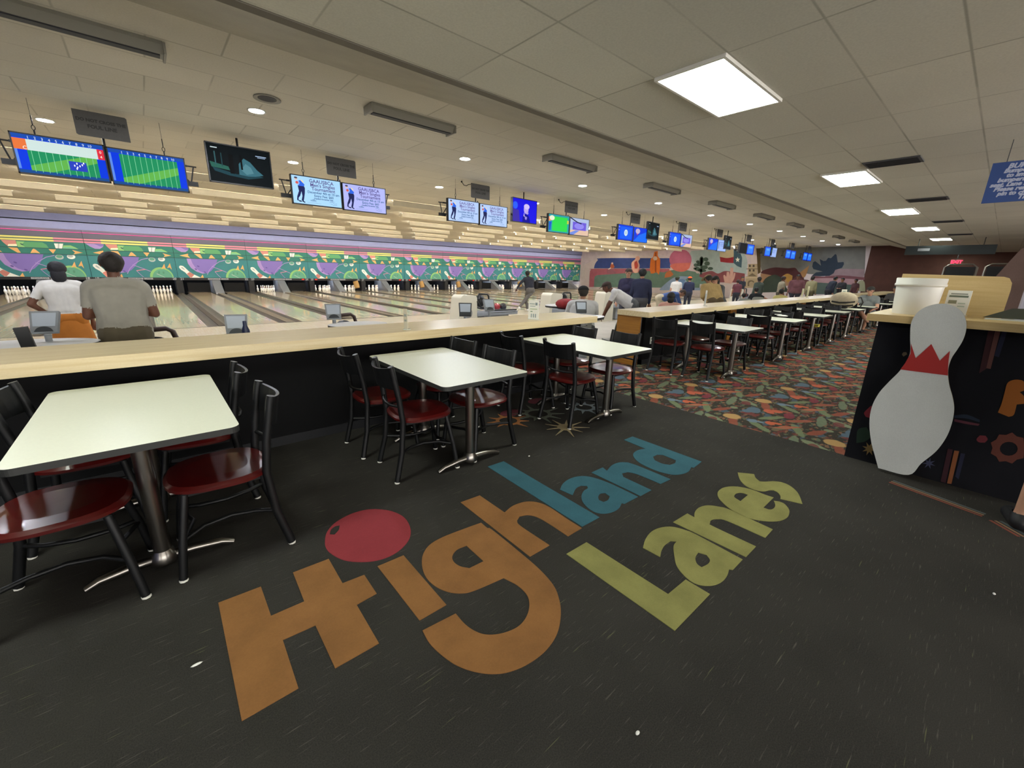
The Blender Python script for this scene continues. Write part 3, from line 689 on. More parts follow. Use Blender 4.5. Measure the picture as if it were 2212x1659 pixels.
def chair():
    t = thing('dining_chair', 'x', 'chair')       # faces +x, back at -x
    a = MB(); out = []
    for i in range(32):
        an = 2*PI*i/32; c, s = math.cos(an), math.sin(an); k = (abs(c)**2.8+abs(s)**2.8)**(-1/2.8); out.append((.225*c*k, (.225-.014*c)*s*k))
    for (k0, z0), (k1, z1) in zip(((.90, .432), (1, .44), (1, .455), (.93, .470), (.6, .476)), ((1, .44), (1, .455), (.93, .470), (.6, .476), (.02, .474))):
        n = len(out); a.add([(x*k0, y*k0, z0) for x, y in out]+[(x*k1, y*k1, z1) for x, y in out], [(i, (i+1) % n, n+(i+1) % n, n+i) for i in range(n)], REDV, True)
    n = len(out); a.add([(x*.9, y*.9, .432) for x, y in out], [tuple(range(n))[::-1]], REDV)
    a.build('seat', t)
    MB().box((0, 0, .422), (.33, .33, .018), BLKMET).build('seat_frame', t)
    for s in (-1, 1):
        MB().tube([(.15, s*.155, .425), (.19, s*.19, .20), (.215, s*.205, .01)], .018, BLKMET, 8).build('leg', t)
        MB().tube([(-.265, s*.20, .01), (-.215, s*.185, .22), (-.195, s*.18, .45), (-.215, s*.178, .62), (-.255, s*.178, .83), (-.262, s*.178, .855)], .021, BLKMET, 8).build('back_post', t)
        for q in ((.215, s*.205), (-.265, s*.20)): MB().lathe([(.019, 0), (.019, .009), (.012, .012)], (q[0], q[1], 0), WHITEP, 8).build('foot_cap', t)
    a = MB(); ns = 8
    for i in range(ns):
        for (z0, z1) in ((.69, .845),):
            y0 = -.175+.35*i/ns; y1 = -.175+.35*(i+1)/ns; bow = lambda y: -.052*(1-(y/.175)**2)
            zc = lambda y, z: z-(.018*(1-(y/.175)**2) if z > .8 else 0)
            vs = []
            for th in (-.008, .008):
                for y in (y0, y1):
                    for z in (z0, z1): vs.append((-.245-.02*(z-.72)/.12+bow(y)+th, y, zc(y, z)))
            a.add(vs, [(0, 1, 3, 2), (4, 6, 7, 5), (0, 4, 5, 1), (2, 3, 7, 6), (0, 2, 6, 4), (1, 5, 7, 3)], BLKMET, False)
    a.build('crest_rail', t)
    a = MB(); a.tube([(-.205, -.178, .56), (-.24, -.09, .555), (-.25, 0, .553), (-.24, .09, .555), (-.205, .178, .56)], .010, BLKMET, 8); a.build('back_rail', t)
    a = MB(); pts = [(.19+.01, -.195, .20), (.10, -.12, .215), (-.02, -.10, .22), (-.13, -.13, .22), (-.215, -.186, .22)]
    for s in (-1, 1): a.tube([(p[0], p[1]*s, p[2]) for p in pts], .011, BLKMET, 6)
    a.tube([(.195, -.195, .19), (.14, 0, .20), (.195, .195, .19)], .011, BLKMET, 6)
    a.build('stretcher', t); return t
tb = table(); ch = chair(); t_first = [True]; c_first = [True]
def put(kind, loc, rz, label, group):
    src, fl = (tb, t_first) if kind == 't' else (ch, c_first)
    o = src if fl[0] else dup(src)
    fl[0] = False; o.location = loc; o.rotation_euler = (0, 0, rz); o['label'] = label; o['group'] = group; return o
TN = [(-.145, 'nearest white table at the left edge'), (1.745, 'middle white table in front of the long counter'), (3.50, 'third white table, by the long counter end'),
      (6.62, 'first white table on the colourful carpet'), (8.78, 'second white table on the colourful carpet'), (10.58, 'third white table on the colourful carpet'),
      (12.25, 'fourth white table on the colourful carpet'), (13.75, 'fifth white table, with the beige bag on top'), (15.55, 'sixth white table on the carpet, beside the person in grey'), (18.0, 'far white table down the walkway'), (20.4, 'farthest white table down the walkway')]
CN = ['nearest table', 'middle table', 'third table', 'first table on the colourful carpet', 'second table on the colourful carpet', 'third table on the colourful carpet', 'fourth table on the colourful carpet', 'table with the beige bag', 'table of the person in grey', 'far table', 'farthest table']
rd = random.Random(4)
for i, (x, lb) in enumerate(TN):
    o = put('t', (x, 2.86, 0), 0, lb+', laminate with chrome legs', 'white tables along the counters')
    for sd in (-1, 1):
        for k, y in enumerate((2.72, 3.28)):
            if i == 0: y = (2.50, 3.16)[k]; off = (.28, .24)[k]
            elif i == 1: off = (.31, .36)[k] if sd < 0 else (.24, .24)[k]
            elif i == 2: off = (.30, .40)[k] if sd < 0 else (.34, .26)[k]
            else: off = .33+.10*rd.random()
            if i == 8 and sd > 0 and k == 0: continue
            put('c', (x+sd*off, y+(.03*rd.random() if i > 2 else 0), 0), (0 if sd < 0 else PI)+(rd.random()-.5)*.25,
                'black chair with red seat, %s of %s side, %s' % ('aisle end' if k == 0 else 'counter end', 'left' if sd < 0 else 'right', CN[i]), 'black dining chairs with red seats')
# ------------------------------------------------------------------ right-hand service counter
RX, RY0, RY1, RH = 4.42, .60, -4.5, 1.24
M_DKC = paint_mat('dark_cosmic_carpet', '#16161c', .2, 3, .95)
t = thing('service_counter', 'tall dark carpet-faced service counter with a maple top at the right', 'counter')
MB().box(((RX+5.3)/2, (RY0+RY1)/2, (RH-.055)/2), (5.3-RX, RY0-RY1, RH-.055), M_DKC).build('body', t)
MB().prism([(4.31, .665), (5.36, .665), (5.36, RY1), (4.31, RY1)], FZ, RH-.055, RH, MAPLEV).build('countertop', t, .006)
tx = 4.95; r_ = .05
bp = [(.605, RH), (.600, 1.555), (.02, 1.545), (-.01, 1.535), (-.03, 1.50), (-.035, 1.45), (-.035, RH)]
MB().prism(bp, lambda u, v, d: (tx+d+(v-RH)*.10, u, v), 0, .02, MAPLEV).build('back_board', t)
FX = lambda u, v, d: (RX-d, u, v)
def px_x(pts, x=RX): return [(lambda q: (q.y, q.z))(at(a, b, 0, x)) for a, b in pts]
def cr(pts): return [(1900+p[0]*.31357, 640+p[1]*.31357) for p in pts]
def fg(pts, c, d=.002, sm=True): MB().prism(smooth_ring(px_x(cr(pts)), 60) if sm else px_x(cr(pts)), FX, d, d, mat('carpet_'+c.strip('#'), c, .95)).build('carpet_print', t)
fg([(755, 210), (795, 215), (735, 500), (685, 530)], '#3a1d22', sm=False); fg([(800, 215), (838, 220), (765, 500), (735, 495)], '#63403c', .003, False)
fg([(850, 222), (885, 226), (822, 420), (790, 410)], '#1f2238', .003, False)
fg([(880, 600), (915, 578), (960, 575), (995, 590), (995, 650), (965, 660), (995, 690), (995, 740), (945, 745), (925, 815), (890, 830), (815, 800), (840, 740), (862, 660)], '#9a5a22')
fg([(515, 820), (600, 815), (690, 850), (690, 868), (600, 842), (515, 838)], '#1f2a3c'); fg([(515, 845), (600, 862), (690, 880), (680, 892), (600, 880), (515, 862)], '#5a2c38')
fg([(668, 985), (690, 958), (730, 960), (745, 985), (725, 1008), (685, 1005)], '#6a2730')
ring = []
for i in range(18):
    a = 2*PI*i/18; k = 1.0 if i % 2 else 1.18; ring.append((890+112*k*math.cos(a), 1045+92*k*math.sin(a)))
MB().prism([px_x(cr(ring)), px_x(cr(ell(890, 1050, 62, 48, 16)))], FX, .002, .002, mat('carpet_603228', '#603228', .95)).build('carpet_print', t)
fg([(470, 1050), (505, 1055), (455, 1285), (420, 1275)], '#3a1b24', sm=False); fg([(515, 1062), (548, 1066), (495, 1292), (465, 1288)], '#8a5230', .003, False); fg([(560, 1080), (590, 1085), (545, 1260), (520, 1240)], '#22243c', .003, False)
star_pts = []
for i in range(14):
    a = 2*PI*i/14; k = 40 if i % 2 else 14; star_pts.append((340+k*1.2*math.cos(a), 1150+k*math.sin(a)))
fg(star_pts, '#454a66', .003, False)
fg([(155, 400), (165, 385), (185, 385), (190, 400), (165, 415)], '#7a6a55'); fg([(-35, 760), (-60, 755), (-105, 800), (-95, 830), (-20, 850), (-5, 800)], '#7c2532')
sp = []
for i in range(16):
    a = 2*PI*i/16; k = 48 if i % 2 else 20; sp.append((-70+k*1.1*math.cos(a), 1050+k*math.sin(a)))
fg(sp, '#80683f', .003, False)
fg([(-150, 920), (-90, 900), (-60, 960), (-100, 1000), (-160, 1010)], '#1f3326', .0015)
# pin cutout
pin_px = [(1972, 688), (1985, 672), (2005, 661), (2030, 656), (2055, 659), (2076, 672), (2086, 690), (2087, 712), (2080, 735), (2068, 755), (2055, 775), (2048, 800), (2050, 830), (2058, 860), (2061, 885), (2056, 915), (2044, 945), (2022, 975), (1990, 1001), (1962, 1026),
          (1897, 1011), (1890, 985), (1882, 955), (1878, 915), (1883, 880), (1898, 850), (1920, 825), (1942, 803), (1958, 780), (1966, 760), (1966, 730), (1967, 705)]
PX = 4.285; FP = lambda u, v, d: (PX-d, u, v)
t = thing('pin_cutout', 'tall white bowling pin cutout with a red zigzag collar against the counter', 'bowling pin sign')
ring = smooth_ring(px_x(pin_px, PX), 70)
zmin = min(p[1] for p in ring); ring = [(u, max(v, .003)) for u, v in ring]
PWH = paint_mat('pin_cutout_white', '#c9cbc9', .03, 6, .6)
MB().prism(ring, FP, -.02, 0, PWH, mat('plywood_edge', '#8d8468', .8)).build('board', t)
col = [(1953, 799), (1957, 785), (1972, 760), (1969, 745), (1977, 774), (2012, 745), (2029, 778), (2052, 762), (2046, 790), (2042, 811)]
MB().prism(px_x([(1945, 798), (1955, 785), (1967, 764), (1968, 742), (1978, 774), (2012, 743), (2030, 779), (2052, 758), (2049, 780), (2048, 795), (2047.5, 811)], PX), FP, .0, .004, mat('collar_red', '#a32320', .5)).build('collar', t)
MB().box((PX+.075, .22, .55), (.10, .05, 1.0), TAN).build('back_batten', t)
# bucket on the counter
t = thing('bucket', 'white plastic bucket with a lid rim on the service counter', 'bucket', (4.66, .44, RH))
MB().lathe([(.125, 0), (.128, .01), (.142, .225), (.142, .23)], (0, 0, 0), mat('white_bucket', '#e2e1dc', .35), 32).build('body', t)
MB().lathe([(.142, .215), (.153, .22), (.153, .235), (.148, .24), (.150, .275), (.146, .28), (.10, .281)], (0, 0, 0), WHITEP, 32).build('lid', t)
def card(name, label, p, w, h, rz, lines, base='#e9e8e0', acr=False, loc_z=0., tilt=0.):
    if loc_z == CH: p = (p[0], min(max(p[1], 3.68), 4.10))
    t = thing(name, label, 'menu card' if not acr else 'card holder', (p[0], p[1], loc_z), rz)
    Fc = lambda u, v, d: (d, u, v)
    MB().box((0, 0, h/2+.004), (.004, w, h), mat('card_'+base.strip('#'), base, .5)).build('card', t)
    MB().box((.012, 0, .003), (.06, w, .006), mat('clear_acrylic', '#cfd6d4', .1)).build('foot', t)
    q = MB()
    for (u, v, ww, hh, c) in lines: q.box((-.003, u*w, v*h), (.001, ww*w, hh*h), mat('ink_'+c.strip('#'), c, .6))
    q.build('print', t); return t
card('menu_card', 'white printed card leaning beside the bucket on the service counter', (4.86, .22), .135, .19, -.15, [(0, .88, .7, .05, '#8a8d84'), (0, .78, .8, .08, '#6f786a'), (.2, .55, .35, .14, '#8a8a72'), (-.2, .5, .3, .05, '#b8c4b4'), (-.2, .38, .3, .05, '#b8c4b4')], loc_z=RH)
L1 = [(-.25, .82, .2, .14, '#7d8a90'), (.15, .82, .5, .05, '#9aa6a2'), (.1, .7, .5, .04, '#9aa6a2'), (0, .55, .7, .05, '#b3bf9c'), (.2, .42, .2, .04, '#55805c'), (-.2, .2, .1, .2, '#8fa0a4'), (0, .2, .1, .2, '#8fa0a4'), (.2, .2, .1, .2, '#8fa0a4')]
p = at(1152, 690, 2, CH); card('table_card', 'white printed card standing near the end of the long counter', (p.x, p.y), .135, .235, .55, L1, loc_z=CH)
p = at(877, 712, 2, CH); card('table_card', 'narrow clear card holder standing mid-way on the long counter', (p.x, p.y), .05, .20, .3, [(0, .7, .7, .12, '#9aa19c'), (0, .45, .6, .1, '#9aa19c')], '#cfc9b4', loc_z=CH)
p = at(1522, 661, 2, CH); card('table_card', 'white card standing on the near half of the second counter', (p.x, p.y), .12, .30, -.9, [(0, .5, .5, .6, '#b8c4c4')], loc_z=CH)
p = at(1714, 641, 2, CH); card('table_card', 'cream card standing on the second counter behind the yellow shirt', (p.x, p.y), .10, .26, -.9, [(0, .5, .5, .6, '#b9b88a')], '#d9d5b0', loc_z=CH)
p = at(1743, 643, 2, CH); card('table_card', 'cream card standing on the second counter, right of its twin', (p.x, p.y), .10, .34, -.9, [(0, .5, .5, .6, '#b9b88a')], '#d9d5b0', loc_z=CH)
p = at(1822, 637, 2, CH); card('table_card', 'small white card standing behind the beige bag on the counter', (p.x, p.y), .16, .2, .3, [(0, .5, .5, .5, '#9fb0a4')], '#e6e6d8', loc_z=CH)
t = thing('sign_holder', 'dark glossy angled holder with papers on the service counter', 'sign holder', (4.72, -.12, RH))
MB().prism([(-.17, 0), (-.16, .01), (.17, .01), (.17, 0)], lambda u, v, d: (d, -u, v), -.1, .1, mat('clear_acrylic', '#cfd6d4', .1)).build('base', t)
MB().prism([(-.18, .012), (-.05, .085), (.2, .095), (.2, .012)], lambda u, v, d: (d, -u, v), -.06, -.05, mat('olive_glass', '#4a4d3e', .15)).build('panel', t)
MB().box((.03, -.12, .10), (.01, .17, .10), mat('paper_white', '#dcdce4', .6)).build('paper', t)
tag(MB().box((5.0, -.20, RH+.15), (.03, .20, .28), mat('lilac_acrylic', '#a9a8bd', .2), rz=.3).box((5.0, -.20, RH+.005), (.12, .16, .01), DGREY).build('screen_panel'), 'pale lilac upright panel at the right end of the back board', 'display')
# beige bag on the table
t = thing('duffel_bag', 'beige and black duffel bag standing on a far white table', 'bag', (13.73, 2.66, .752))
MB().ball((0, 0, .215), (.19, .30, .21), mat('beige_canvas', '#b3a58c', .8, noise=.1), 20).build('body', t)
MB().tube([(-.10, -.25, .19), (-.175, -.1, .16), (-.185, .05, .15), (-.15, .22, .17)], .022, mat('black_strap', '#24211f', .8), 8).build('trim_band', t)
MB().tube([(-.10, -.23, .10), (-.165, -.08, .07), (-.17, .08, .07), (-.12, .22, .09)], .02, mat('black_strap', '#24211f', .8), 8).build('trim_band', t)
MB().tube([(-.02, -.22, .28), (0, -.34, .30), (0, -.40, .18), (0, -.36, .04)], .014, mat('black_strap', '#24211f', .8), 8).build('strap', t)
MB().ball((-.10, -.02, .03), (.10, .12, .03), mat('black_strap', '#24211f', .8), 10).build('base_pad', t)
tag(MB().ball((0, 0, .02), (.08, .10, .02), WHITE, 10).box((.05, .09, .035), (.05, .12, .012), WHITE, rz=.4).build('paper_scrap', None, 0, (9.35, 2.72, .752)), 'crumpled white paper lying on a table of the colourful carpet', 'paper')
o = MB().box((10.95, 2.52, .490), (.14, .14, .025), mat('yellow_box', '#d8cf4a', .6)).box((10.95, 2.52, .52), (.14, .14, .02), mat('yellow_box', '#d8cf4a', .6)).box((10.95, 2.52, .505), (.12, .12, .02), BLACK).build('small_box'); tag(o, 'small yellow and black box lying on a far chair seat', 'box')
for i, (x, y) in enumerate(((1143, 986), (425, 1437), (2147, 1284), (1377, 1585))):
    p = G(x, y); tag(MB().ball((p[0], p[1], .004), (.010 if i != 1 else .02, .006, .004), WHITE, 8).build('paper_crumb'), ('tiny white crumb on the dark carpet beside the letter l', 'small pale scrap on the dark carpet left of the letter H', 'tiny white crumb on the dark carpet at the right edge', 'tiny white crumb on the dark carpet at the bottom edge')[i], 'litter')
# ------------------------------------------------------------------ overhead screens
def em(name, hexc, k=1.0):
    return mat('lit_'+name, hexc, .3, emit=E_SCREEN*k)
FS = lambda u, v, d: (u, -d, v)
def rect(u0, v0, u1, v1): return [(u0, v0), (u1, v0), (u1, v1), (u0, v1)]
def monitor(w, h, art, loc, label, cat='monitor', group=None, rz=0., name='scoring_monitor', ground='#0a3cc8'):
    t = thing(name, label, cat, loc, rz, group)
    MB().box((0, .035, 0), (w, .07, h), BLKPL).build('case', t)
    MB().box((0, -.004, h/2-.008), (w, .012, .016), BLKPL).box((0, -.004, -h/2+.008), (w, .012, .016), BLKPL).box((w/2-.008, -.004, 0), (.016, .012, h), BLKPL).box((-w/2+.008, -.004, 0), (.016, .012, h), BLKPL).build('bezel', t)
    a = MB(); a.prism(rect(-w/2+.016, -h/2+.016, w/2-.016, h/2-.016), FS, .001, .002, em('g'+ground.strip('#'), ground))
    art(a, w-.032, h-.032); a.build('screen', t); return t
def P2(a, pts, c, d, k=1., w=1., h=1.): a.prism([((u-.5)*w, (.5-v)*h) for u, v in pts], FS, d, d, em('c'+c.strip('#')+('' if k == 1 else str(k)), c, k))
def art_score(full):
    def f(a, w, h):
        q = lambda pts, c, d, k=1.: P2(a, pts, c, d, k, w, h)
        q(rect(0, 0, 1, .10), '#1a4aa8', .0025); q(rect(0, .92, 1, 1), '#1a4a8a', .0025)
        q(rect(.0, .12, .03, .9), '#5a86e0', .003)
        q(rect(.13, .12, .90, .92), '#1f8a5a', .003); q([(.13, .92), (.13, .80), (.55, .52), (.90, .30), (.90, .52), (.55, .78), (.35, .92)], '#5fae4c', .0035)
        for i in range(10): q(rect(.17+.075*i, .10, .176+.075*i, .95), '#7fd0a0', .004)
        for i in range(10): add_text(a, str(i+1), .045, em('cdde8ff', '#dde8ff'), FS, (.17+.075*i-.5)*w, (.5-.07)*h, .005)
        if full:
            q(rect(0, .12, 1, .40), '#c8dcd8', .006); q(rect(0, .12, .14, .40), '#e0733a', .007); q(rect(.92, .12, 1, .40), '#d83040', .007)
            q(rect(.56, .55, .76, .80), '#2a40b8', .006)
            for i, (x, y) in enumerate(((.62, .66), (.65, .60), (.65, .70), (.68, .66), (.71, .62), (.73, .57), (.64, .74))): q(ell(x, y, .008, .03, 8), '#f0f4ff', .007)
            add_text(a, 'C', .06, em('cf8f4e8', '#f8f4e8'), FS, (.115-.5)*w, (.5-.35)*h, .008); add_text(a, '0', .05, em('cf8f4e8', '#f8f4e8'), FS, (.96-.5)*w, (.5-.20)*h, .008); add_text(a, '4', .05, em('cf8f4e8', '#f8f4e8'), FS, (.96-.5)*w, (.5-.33)*h, .008)
    return f
def art_flyer(bg, ink):
    def f(a, w, h):
        q = lambda pts, c, d, k=1.: P2(a, pts, c, d, k, w, h)
        q(rect(0, 0, 1, 1), bg, .003)
        q([(.11, .34), (.23, .33), (.25, .42), (.24, .60), (.215, .80), (.20, .90), (.16, .88), (.185, .72), (.175, .55), (.14, .72), (.105, .80), (.10, .92), (.07, .88), (.08, .75), (.125, .55)], '#23285a', .004, .8)
        q([(.10, .20), (.17, .15), (.21, .22), (.25, .30), (.23, .36), (.12, .36)], '#2f62d8', .005); q([(.105, .20), (.135, .17), (.155, .26), (.12, .36)], '#8fb4e8', .006)
        q(ell(.085, .115, .03, .055, 12), '#e6c4b4', .006, .9); q(ell(.085, .08, .034, .035, 10), '#4a4a60', .007, .9); q(ell(.10, .25, .03, .05, 12), '#d05a50', .007)
        q([(.17, .15), (.20, .13), (.235, .20), (.22, .24)], '#e8d4a8', .007); q([(.10, .88), (.16, .90), (.165, .94), (.11, .93)], '#1c2038', .005); q([(.18, .88), (.235, .93), (.22, .96), (.17, .92)], '#1c2038', .005)
        T = em('c'+ink.strip('#'), ink); T2 = em('c4f6f96', '#4f6f96')
        tx = lambda s, z, x, y, m: add_text(a, s, z, m, FS, (x-.5)*w, (.5-y)*h, .006, bold=.0015)
        tx('GAAUSBCA', .088, .60, .13, T); tx("Men's Singles", .088, .62, .27, T); tx('Tournament', .088, .63, .41, T)
        tx('December 4th at 10 am', .062, .63, .54, T2); tx('Entry Fee: $60', .062, .63, .66, T2); tx('Deadline November 30th', .035, .62, .76, T2)
        q(rect(.34, .83, .46, .85), '#4f6f96', .006); q([(.38, .80), (.43, .79), (.43, .82), (.38, .82)], '#6f8fb0', .006); q(rect(.34, .875, .47, .885), '#7f98b8', .006); q(rect(.27, .93, .56, .94), '#7f98b8', .006)
        q(rect(.76, .80, .86, .812), '#7f98b8', .006); q(strip([(.74, .84), (.80, .83), (.84, .88), (.90, .86)], .012), '#6f8fb0', .006); q(strip([(.76, .90), (.82, .93), (.90, .92)], .012), '#6f8fb0', .006)
    return f
def art_forest(a, w, h):
    q = lambda pts, c, d, k=1.: P2(a, pts, c, d, k, w, h)
    q(rect(0, 0, 1, 1), '#0a1418', .003, .6); q([(.02, .48), (.30, .56), (.32, .66), (.04, .62)], '#2f6a5c', .004, .7); q([(.05, .62), (.42, .74), (.78, .70), (.86, .74), (.6, .84), (.3, .80), (.08, .72)], '#1f4650', .004, .7)
    q([(.46, .74), (.47, .45), (.56, .28), (.66, .36), (.76, .55), (.86, .68), (.72, .74), (.6, .76)], '#3f7482', .005, .7); q([(.50, .60), (.58, .42), (.66, .50), (.70, .66), (.58, .72)], '#5b909c', .006, .7)
    q(rect(.32, .22, .39, .74), '#05090c', .007, .4); q(rect(.50, .20, .53, .60), '#05090c', .007, .4); q(rect(.10, .20, .12, .55), '#3d6a70', .007, .6); q(rect(.20, .22, .215, .58), '#2c5258', .007, .6)
    q(rect(.06, .09, .16, .115), '#c8d8dc', .008); q(rect(.76, .15, .94, .17), '#a8c0e0', .008); q(rect(.79, .19, .92, .205), '#a8c0e0', .008)
def art_singer(a, w, h):
    q = lambda pts, c, d, k=1.: P2(a, pts, c, d, k, w, h)
    q(rect(0, 0, 1, 1), '#1812d8', .003); q([(0, .45), (.25, .5), (.3, 1), (0, 1)], '#3a2c9c', .004); q(ell(.1, .3, .1, .16, 14), '#2a5af0', .004)
    q([(.40, 1), (.42, .70), (.55, .62), (.68, .72), (.74, 1)], '#0c0a8c', .005); q(ell(.55, .42, .10, .20, 18), '#b8a4e8', .006, .9); q(ell(.57, .30, .12, .12, 14), '#cfc0f4', .007, .9); q([(.47, .55), (.5, .78), (.44, .72)], '#c0b0f0', .006, .8)
    q(ell(.60, .58, .05, .06, 10), '#b0a0e8', .008, .8); q([(.52, .72), (.60, .78), (.56, .90), (.50, .84)], '#9a8ce0', .008, .8)
def art_green(a, w, h):
    q = lambda pts, c, d, k=1.: P2(a, pts, c, d, k, w, h)
    q(rect(0, 0, 1, 1), '#2a9aa0', .003); q(rect(.18, .1, .92, .93), '#2fd04a', .004); q(ell(.16, .2, .12, .14, 16), '#d8e4c8', .006); q([(0, .15), (.12, .1), (.14, .35), (0, .4)], '#e88a5a', .005); q([(.02, .45), (.15, .42), (.12, .6), (.10, .92), (.03, .9)], '#1f50c0', .006); q(rect(.9, .25, .98, .45), '#c8c040', .006)
def art_purple(a, w, h):
    q = lambda pts, c, d, k=1.: P2(a, pts, c, d, k, w, h)
    q(rect(0, 0, 1, 1), '#a8b8d8', .003); q([(0, .72), (1, .66), (1, 1), (0, 1)], '#d8b8a0', .004); q(rect(.14, .22, .86, .70), '#6a58d0', .005); q(ell(.48, .46, .26, .18, 20), '#8c84e4', .006)
    q(strip([(0, 0), (.35, .22), (.6, .3)], .06), '#20284a', .007, .5); q([(.0, .9), (.3, .72), (.5, .72), (.2, 1), (0, 1)], '#6f88d8', .006)
def art_oval(a, w, h):
    q = lambda pts, c, d, k=1.: P2(a, pts, c, d, k, w, h)
    q(rect(.14, .1, .92, .92), '#1058e8', .003); q(ell(.52, .5, .12, .22, 18), '#c8dce4', .005); q(ell(.52, .5, .07, .13, 14), '#a8c4d4', .006); q(rect(.02, .1, .1, .2), '#6a88f0', .004); q(rect(.02, .3, .1, .38), '#6a88f0', .004)
def art_ball(a, w, h):
    q = lambda pts, c, d, k=1.: P2(a, pts, c, d, k, w, h)
    q([(0, 1), (.4, .5), (1, .2), (1, 1)], '#1468ec', .003); q(ell(.28, .25, .16, .18, 18), '#b8a8c8', .005); q(ell(.26, .42, .06, .10, 12), '#a84880', .004)
def art_pale(a, w, h):
    q = lambda pts, c, d, k=1.: P2(a, pts, c, d, k, w, h)
    q(rect(0, 0, 1, 1), '#9ab4ec', .003); q(rect(.2, .2, .8, .26), '#6f88c8', .004); q(rect(.25, .36, .75, .41), '#6f88c8', .004); q(rect(.3, .5, .7, .55), '#6f88c8', .004); q(rect(.1, .2, .16, .8), '#3a58a8', .004)
def art_off(a, w, h): P2(a, rect(0, 0, 1, 1), '#101114', .003, .3, w, h)
def art_plain(a, w, h): P2(a, rect(.1, .1, .9, .9), '#2f7ef0', .003, 1., w, h); P2(a, rect(.25, .2, .75, .4), '#5fa0f4', .004, 1., w, h)
F1 = art_flyer('#a6d2f4', '#5a4f86'); F2 = art_flyer('#aeb4f2', '#5a4f86'); F3 = art_flyer('#b0c8f2', '#6a5f96')
PAIRS = [(art_score(True), 'showing a score sheet with a white band', art_score(False), 'showing an empty green score grid'),
         (F1, 'showing the pale blue tournament flyer, nearest of the flyers', F2, 'showing the lilac tournament flyer'),
         (F3, 'showing the tournament flyer in the second flyer pair, left', F3, 'showing the tournament flyer in the second flyer pair, right'),
         (art_green, 'showing a bright green playing field', art_purple, 'showing a purple panel, right of the green one'),
         (art_oval, 'showing a white oval on blue, nearest of two', art_ball, 'showing a pink ball on blue'),
         (art_oval, 'showing a white oval on blue, farther of two', art_purple, 'showing a purple panel, farther of two'),
         (art_ball, 'showing blue with a small ball, farther along', art_pale, 'showing a pale blue page'),
         (art_off, 'switched off, far along the row', art_plain, 'showing plain blue, beside the dark one'),
         (art_plain, 'showing blue, fourth pair from the far end, left', art_pale, 'showing pale blue, fourth pair from the far end, right'),
         (art_plain, 'showing blue, near the far end of the row, left', art_plain, 'showing blue, near the far end of the row, right'),
         (art_plain, 'showing blue, farthest of all, left', art_plain, 'showing blue, farthest of all, right')]
MY = 9.2
SIGNP = mat('dark_grey_sign', '#4c4b49', .7, noise=.05); SIGNT = mat('sign_lettering', '#2b2a2a', .7)
for k, (A, la, B, lb) in enumerate(PAIRS):
    cx = -.155+3.455*k if k < 8 else -.155+3.455*k
    for s, art, lab in ((-1, A, la), (1, B, lb)):
        t = monitor(.93, .52, art, (cx+s*.475, MY, 2.875+(.015 if s < 0 else 0)), 'hanging scoring monitor '+lab, 'monitor', 'hanging scoring monitors over the settees', ground='#0838d8' if art not in (art_off,) else '#101114')
        a = MB(); a.tube([(s*.22, .03, .26), (s*.22, .03, .32)], .010, BLKMET, 6)
        a.tube([(s*.22+.018*math.cos(2*PI*i/12), .03, .35+.03*math.sin(2*PI*i/12)) for i in range(12)], .005, BLKMET, 6, closed=True)
        a.tube([(s*.22, .03, .38), (s*.22, .03, .50)], .007, BLKMET, 6); a.tube([(s*.22, .03, .50), (s*.22, .03, CZF-2.875)], .0025, DGREY, 5); a.build('hanger', t)
    t = thing('monitor_bracket', 'black truss bracket holding the pair of scoring monitors over lanes %s and %s' % (num(19+2*k), num(20+2*k)), 'bracket', (cx, MY+.16, 2.88), 0, 'black truss brackets behind the monitors')
    a = MB(); a.box((0, 0, .17), (1.95, .03, .03), BLKMET).box((0, 0, -.08), (1.95, .03, .03), BLKMET)
    for s in (-1, 1):
        a.tube([(s*.97, 0, .17), (s*1.10, 0, .17)], .012, BLKMET, 6).tube([(s*1.06, 0, .17), (s*1.0, 0, -.08)], .011, BLKMET, 6).tube([(s*.80, 0, .17), (s*.98, 0, -.08)], .011, BLKMET, 6).box((s*1.0, 0, -.10), (.18, .05, .07), BLKMET)
    for x in (-.47, .47): a.box((x, -.045, .05), (.12, .07, .3), BLKMET)
    a.box((0, -.08, .05), (.022, .03, .52), BLKMET)
    a.build('truss', t)
    MB().tube([(0, 0, .18), (0, 0, CZF-2.88)], .016, BLKMET, 8).build('drop_pole', t)
    t = thing('foul_line_sign', 'dark grey hanging sign over the scoring monitors of lanes %s and %s' % (num(19+2*k), num(20+2*k)), 'sign', (cx+.02, MY-.03, 3.40), 0, 'dark grey signs over the scoring monitors')
    MB().prism([(-.29, -.15), (-.27, -.165), (.29, -.165), (.29, .15), (.27, .165), (-.29, .165)], FS, -.012, 0, SIGNP).build('board', t)
    q = MB(); add_text(q, 'DO NOT CROSS THE', .056, SIGNT, FS, 0, .045, .003, bold=.003); q.build('lettering', t)
    q = MB(); add_text(q, 'FOUL LINE', .066, SIGNT, FS, 0, -.035, .003, bold=.003); q.build('lettering', t)
    if k >= 2:
        q = MB(); q.tube([(-.36, .02, .12), (-.42, .02, .08), (-.50, .02, .09), (-.55, .02, .15)], .008, BLKMET, 6).ball((-.56, .02, .155), .022, BLKMET, 8).tube([(-.36, .02, .12), (-.27, .02, .14)], .008, BLKMET, 6); q.build('cable_arm', t)
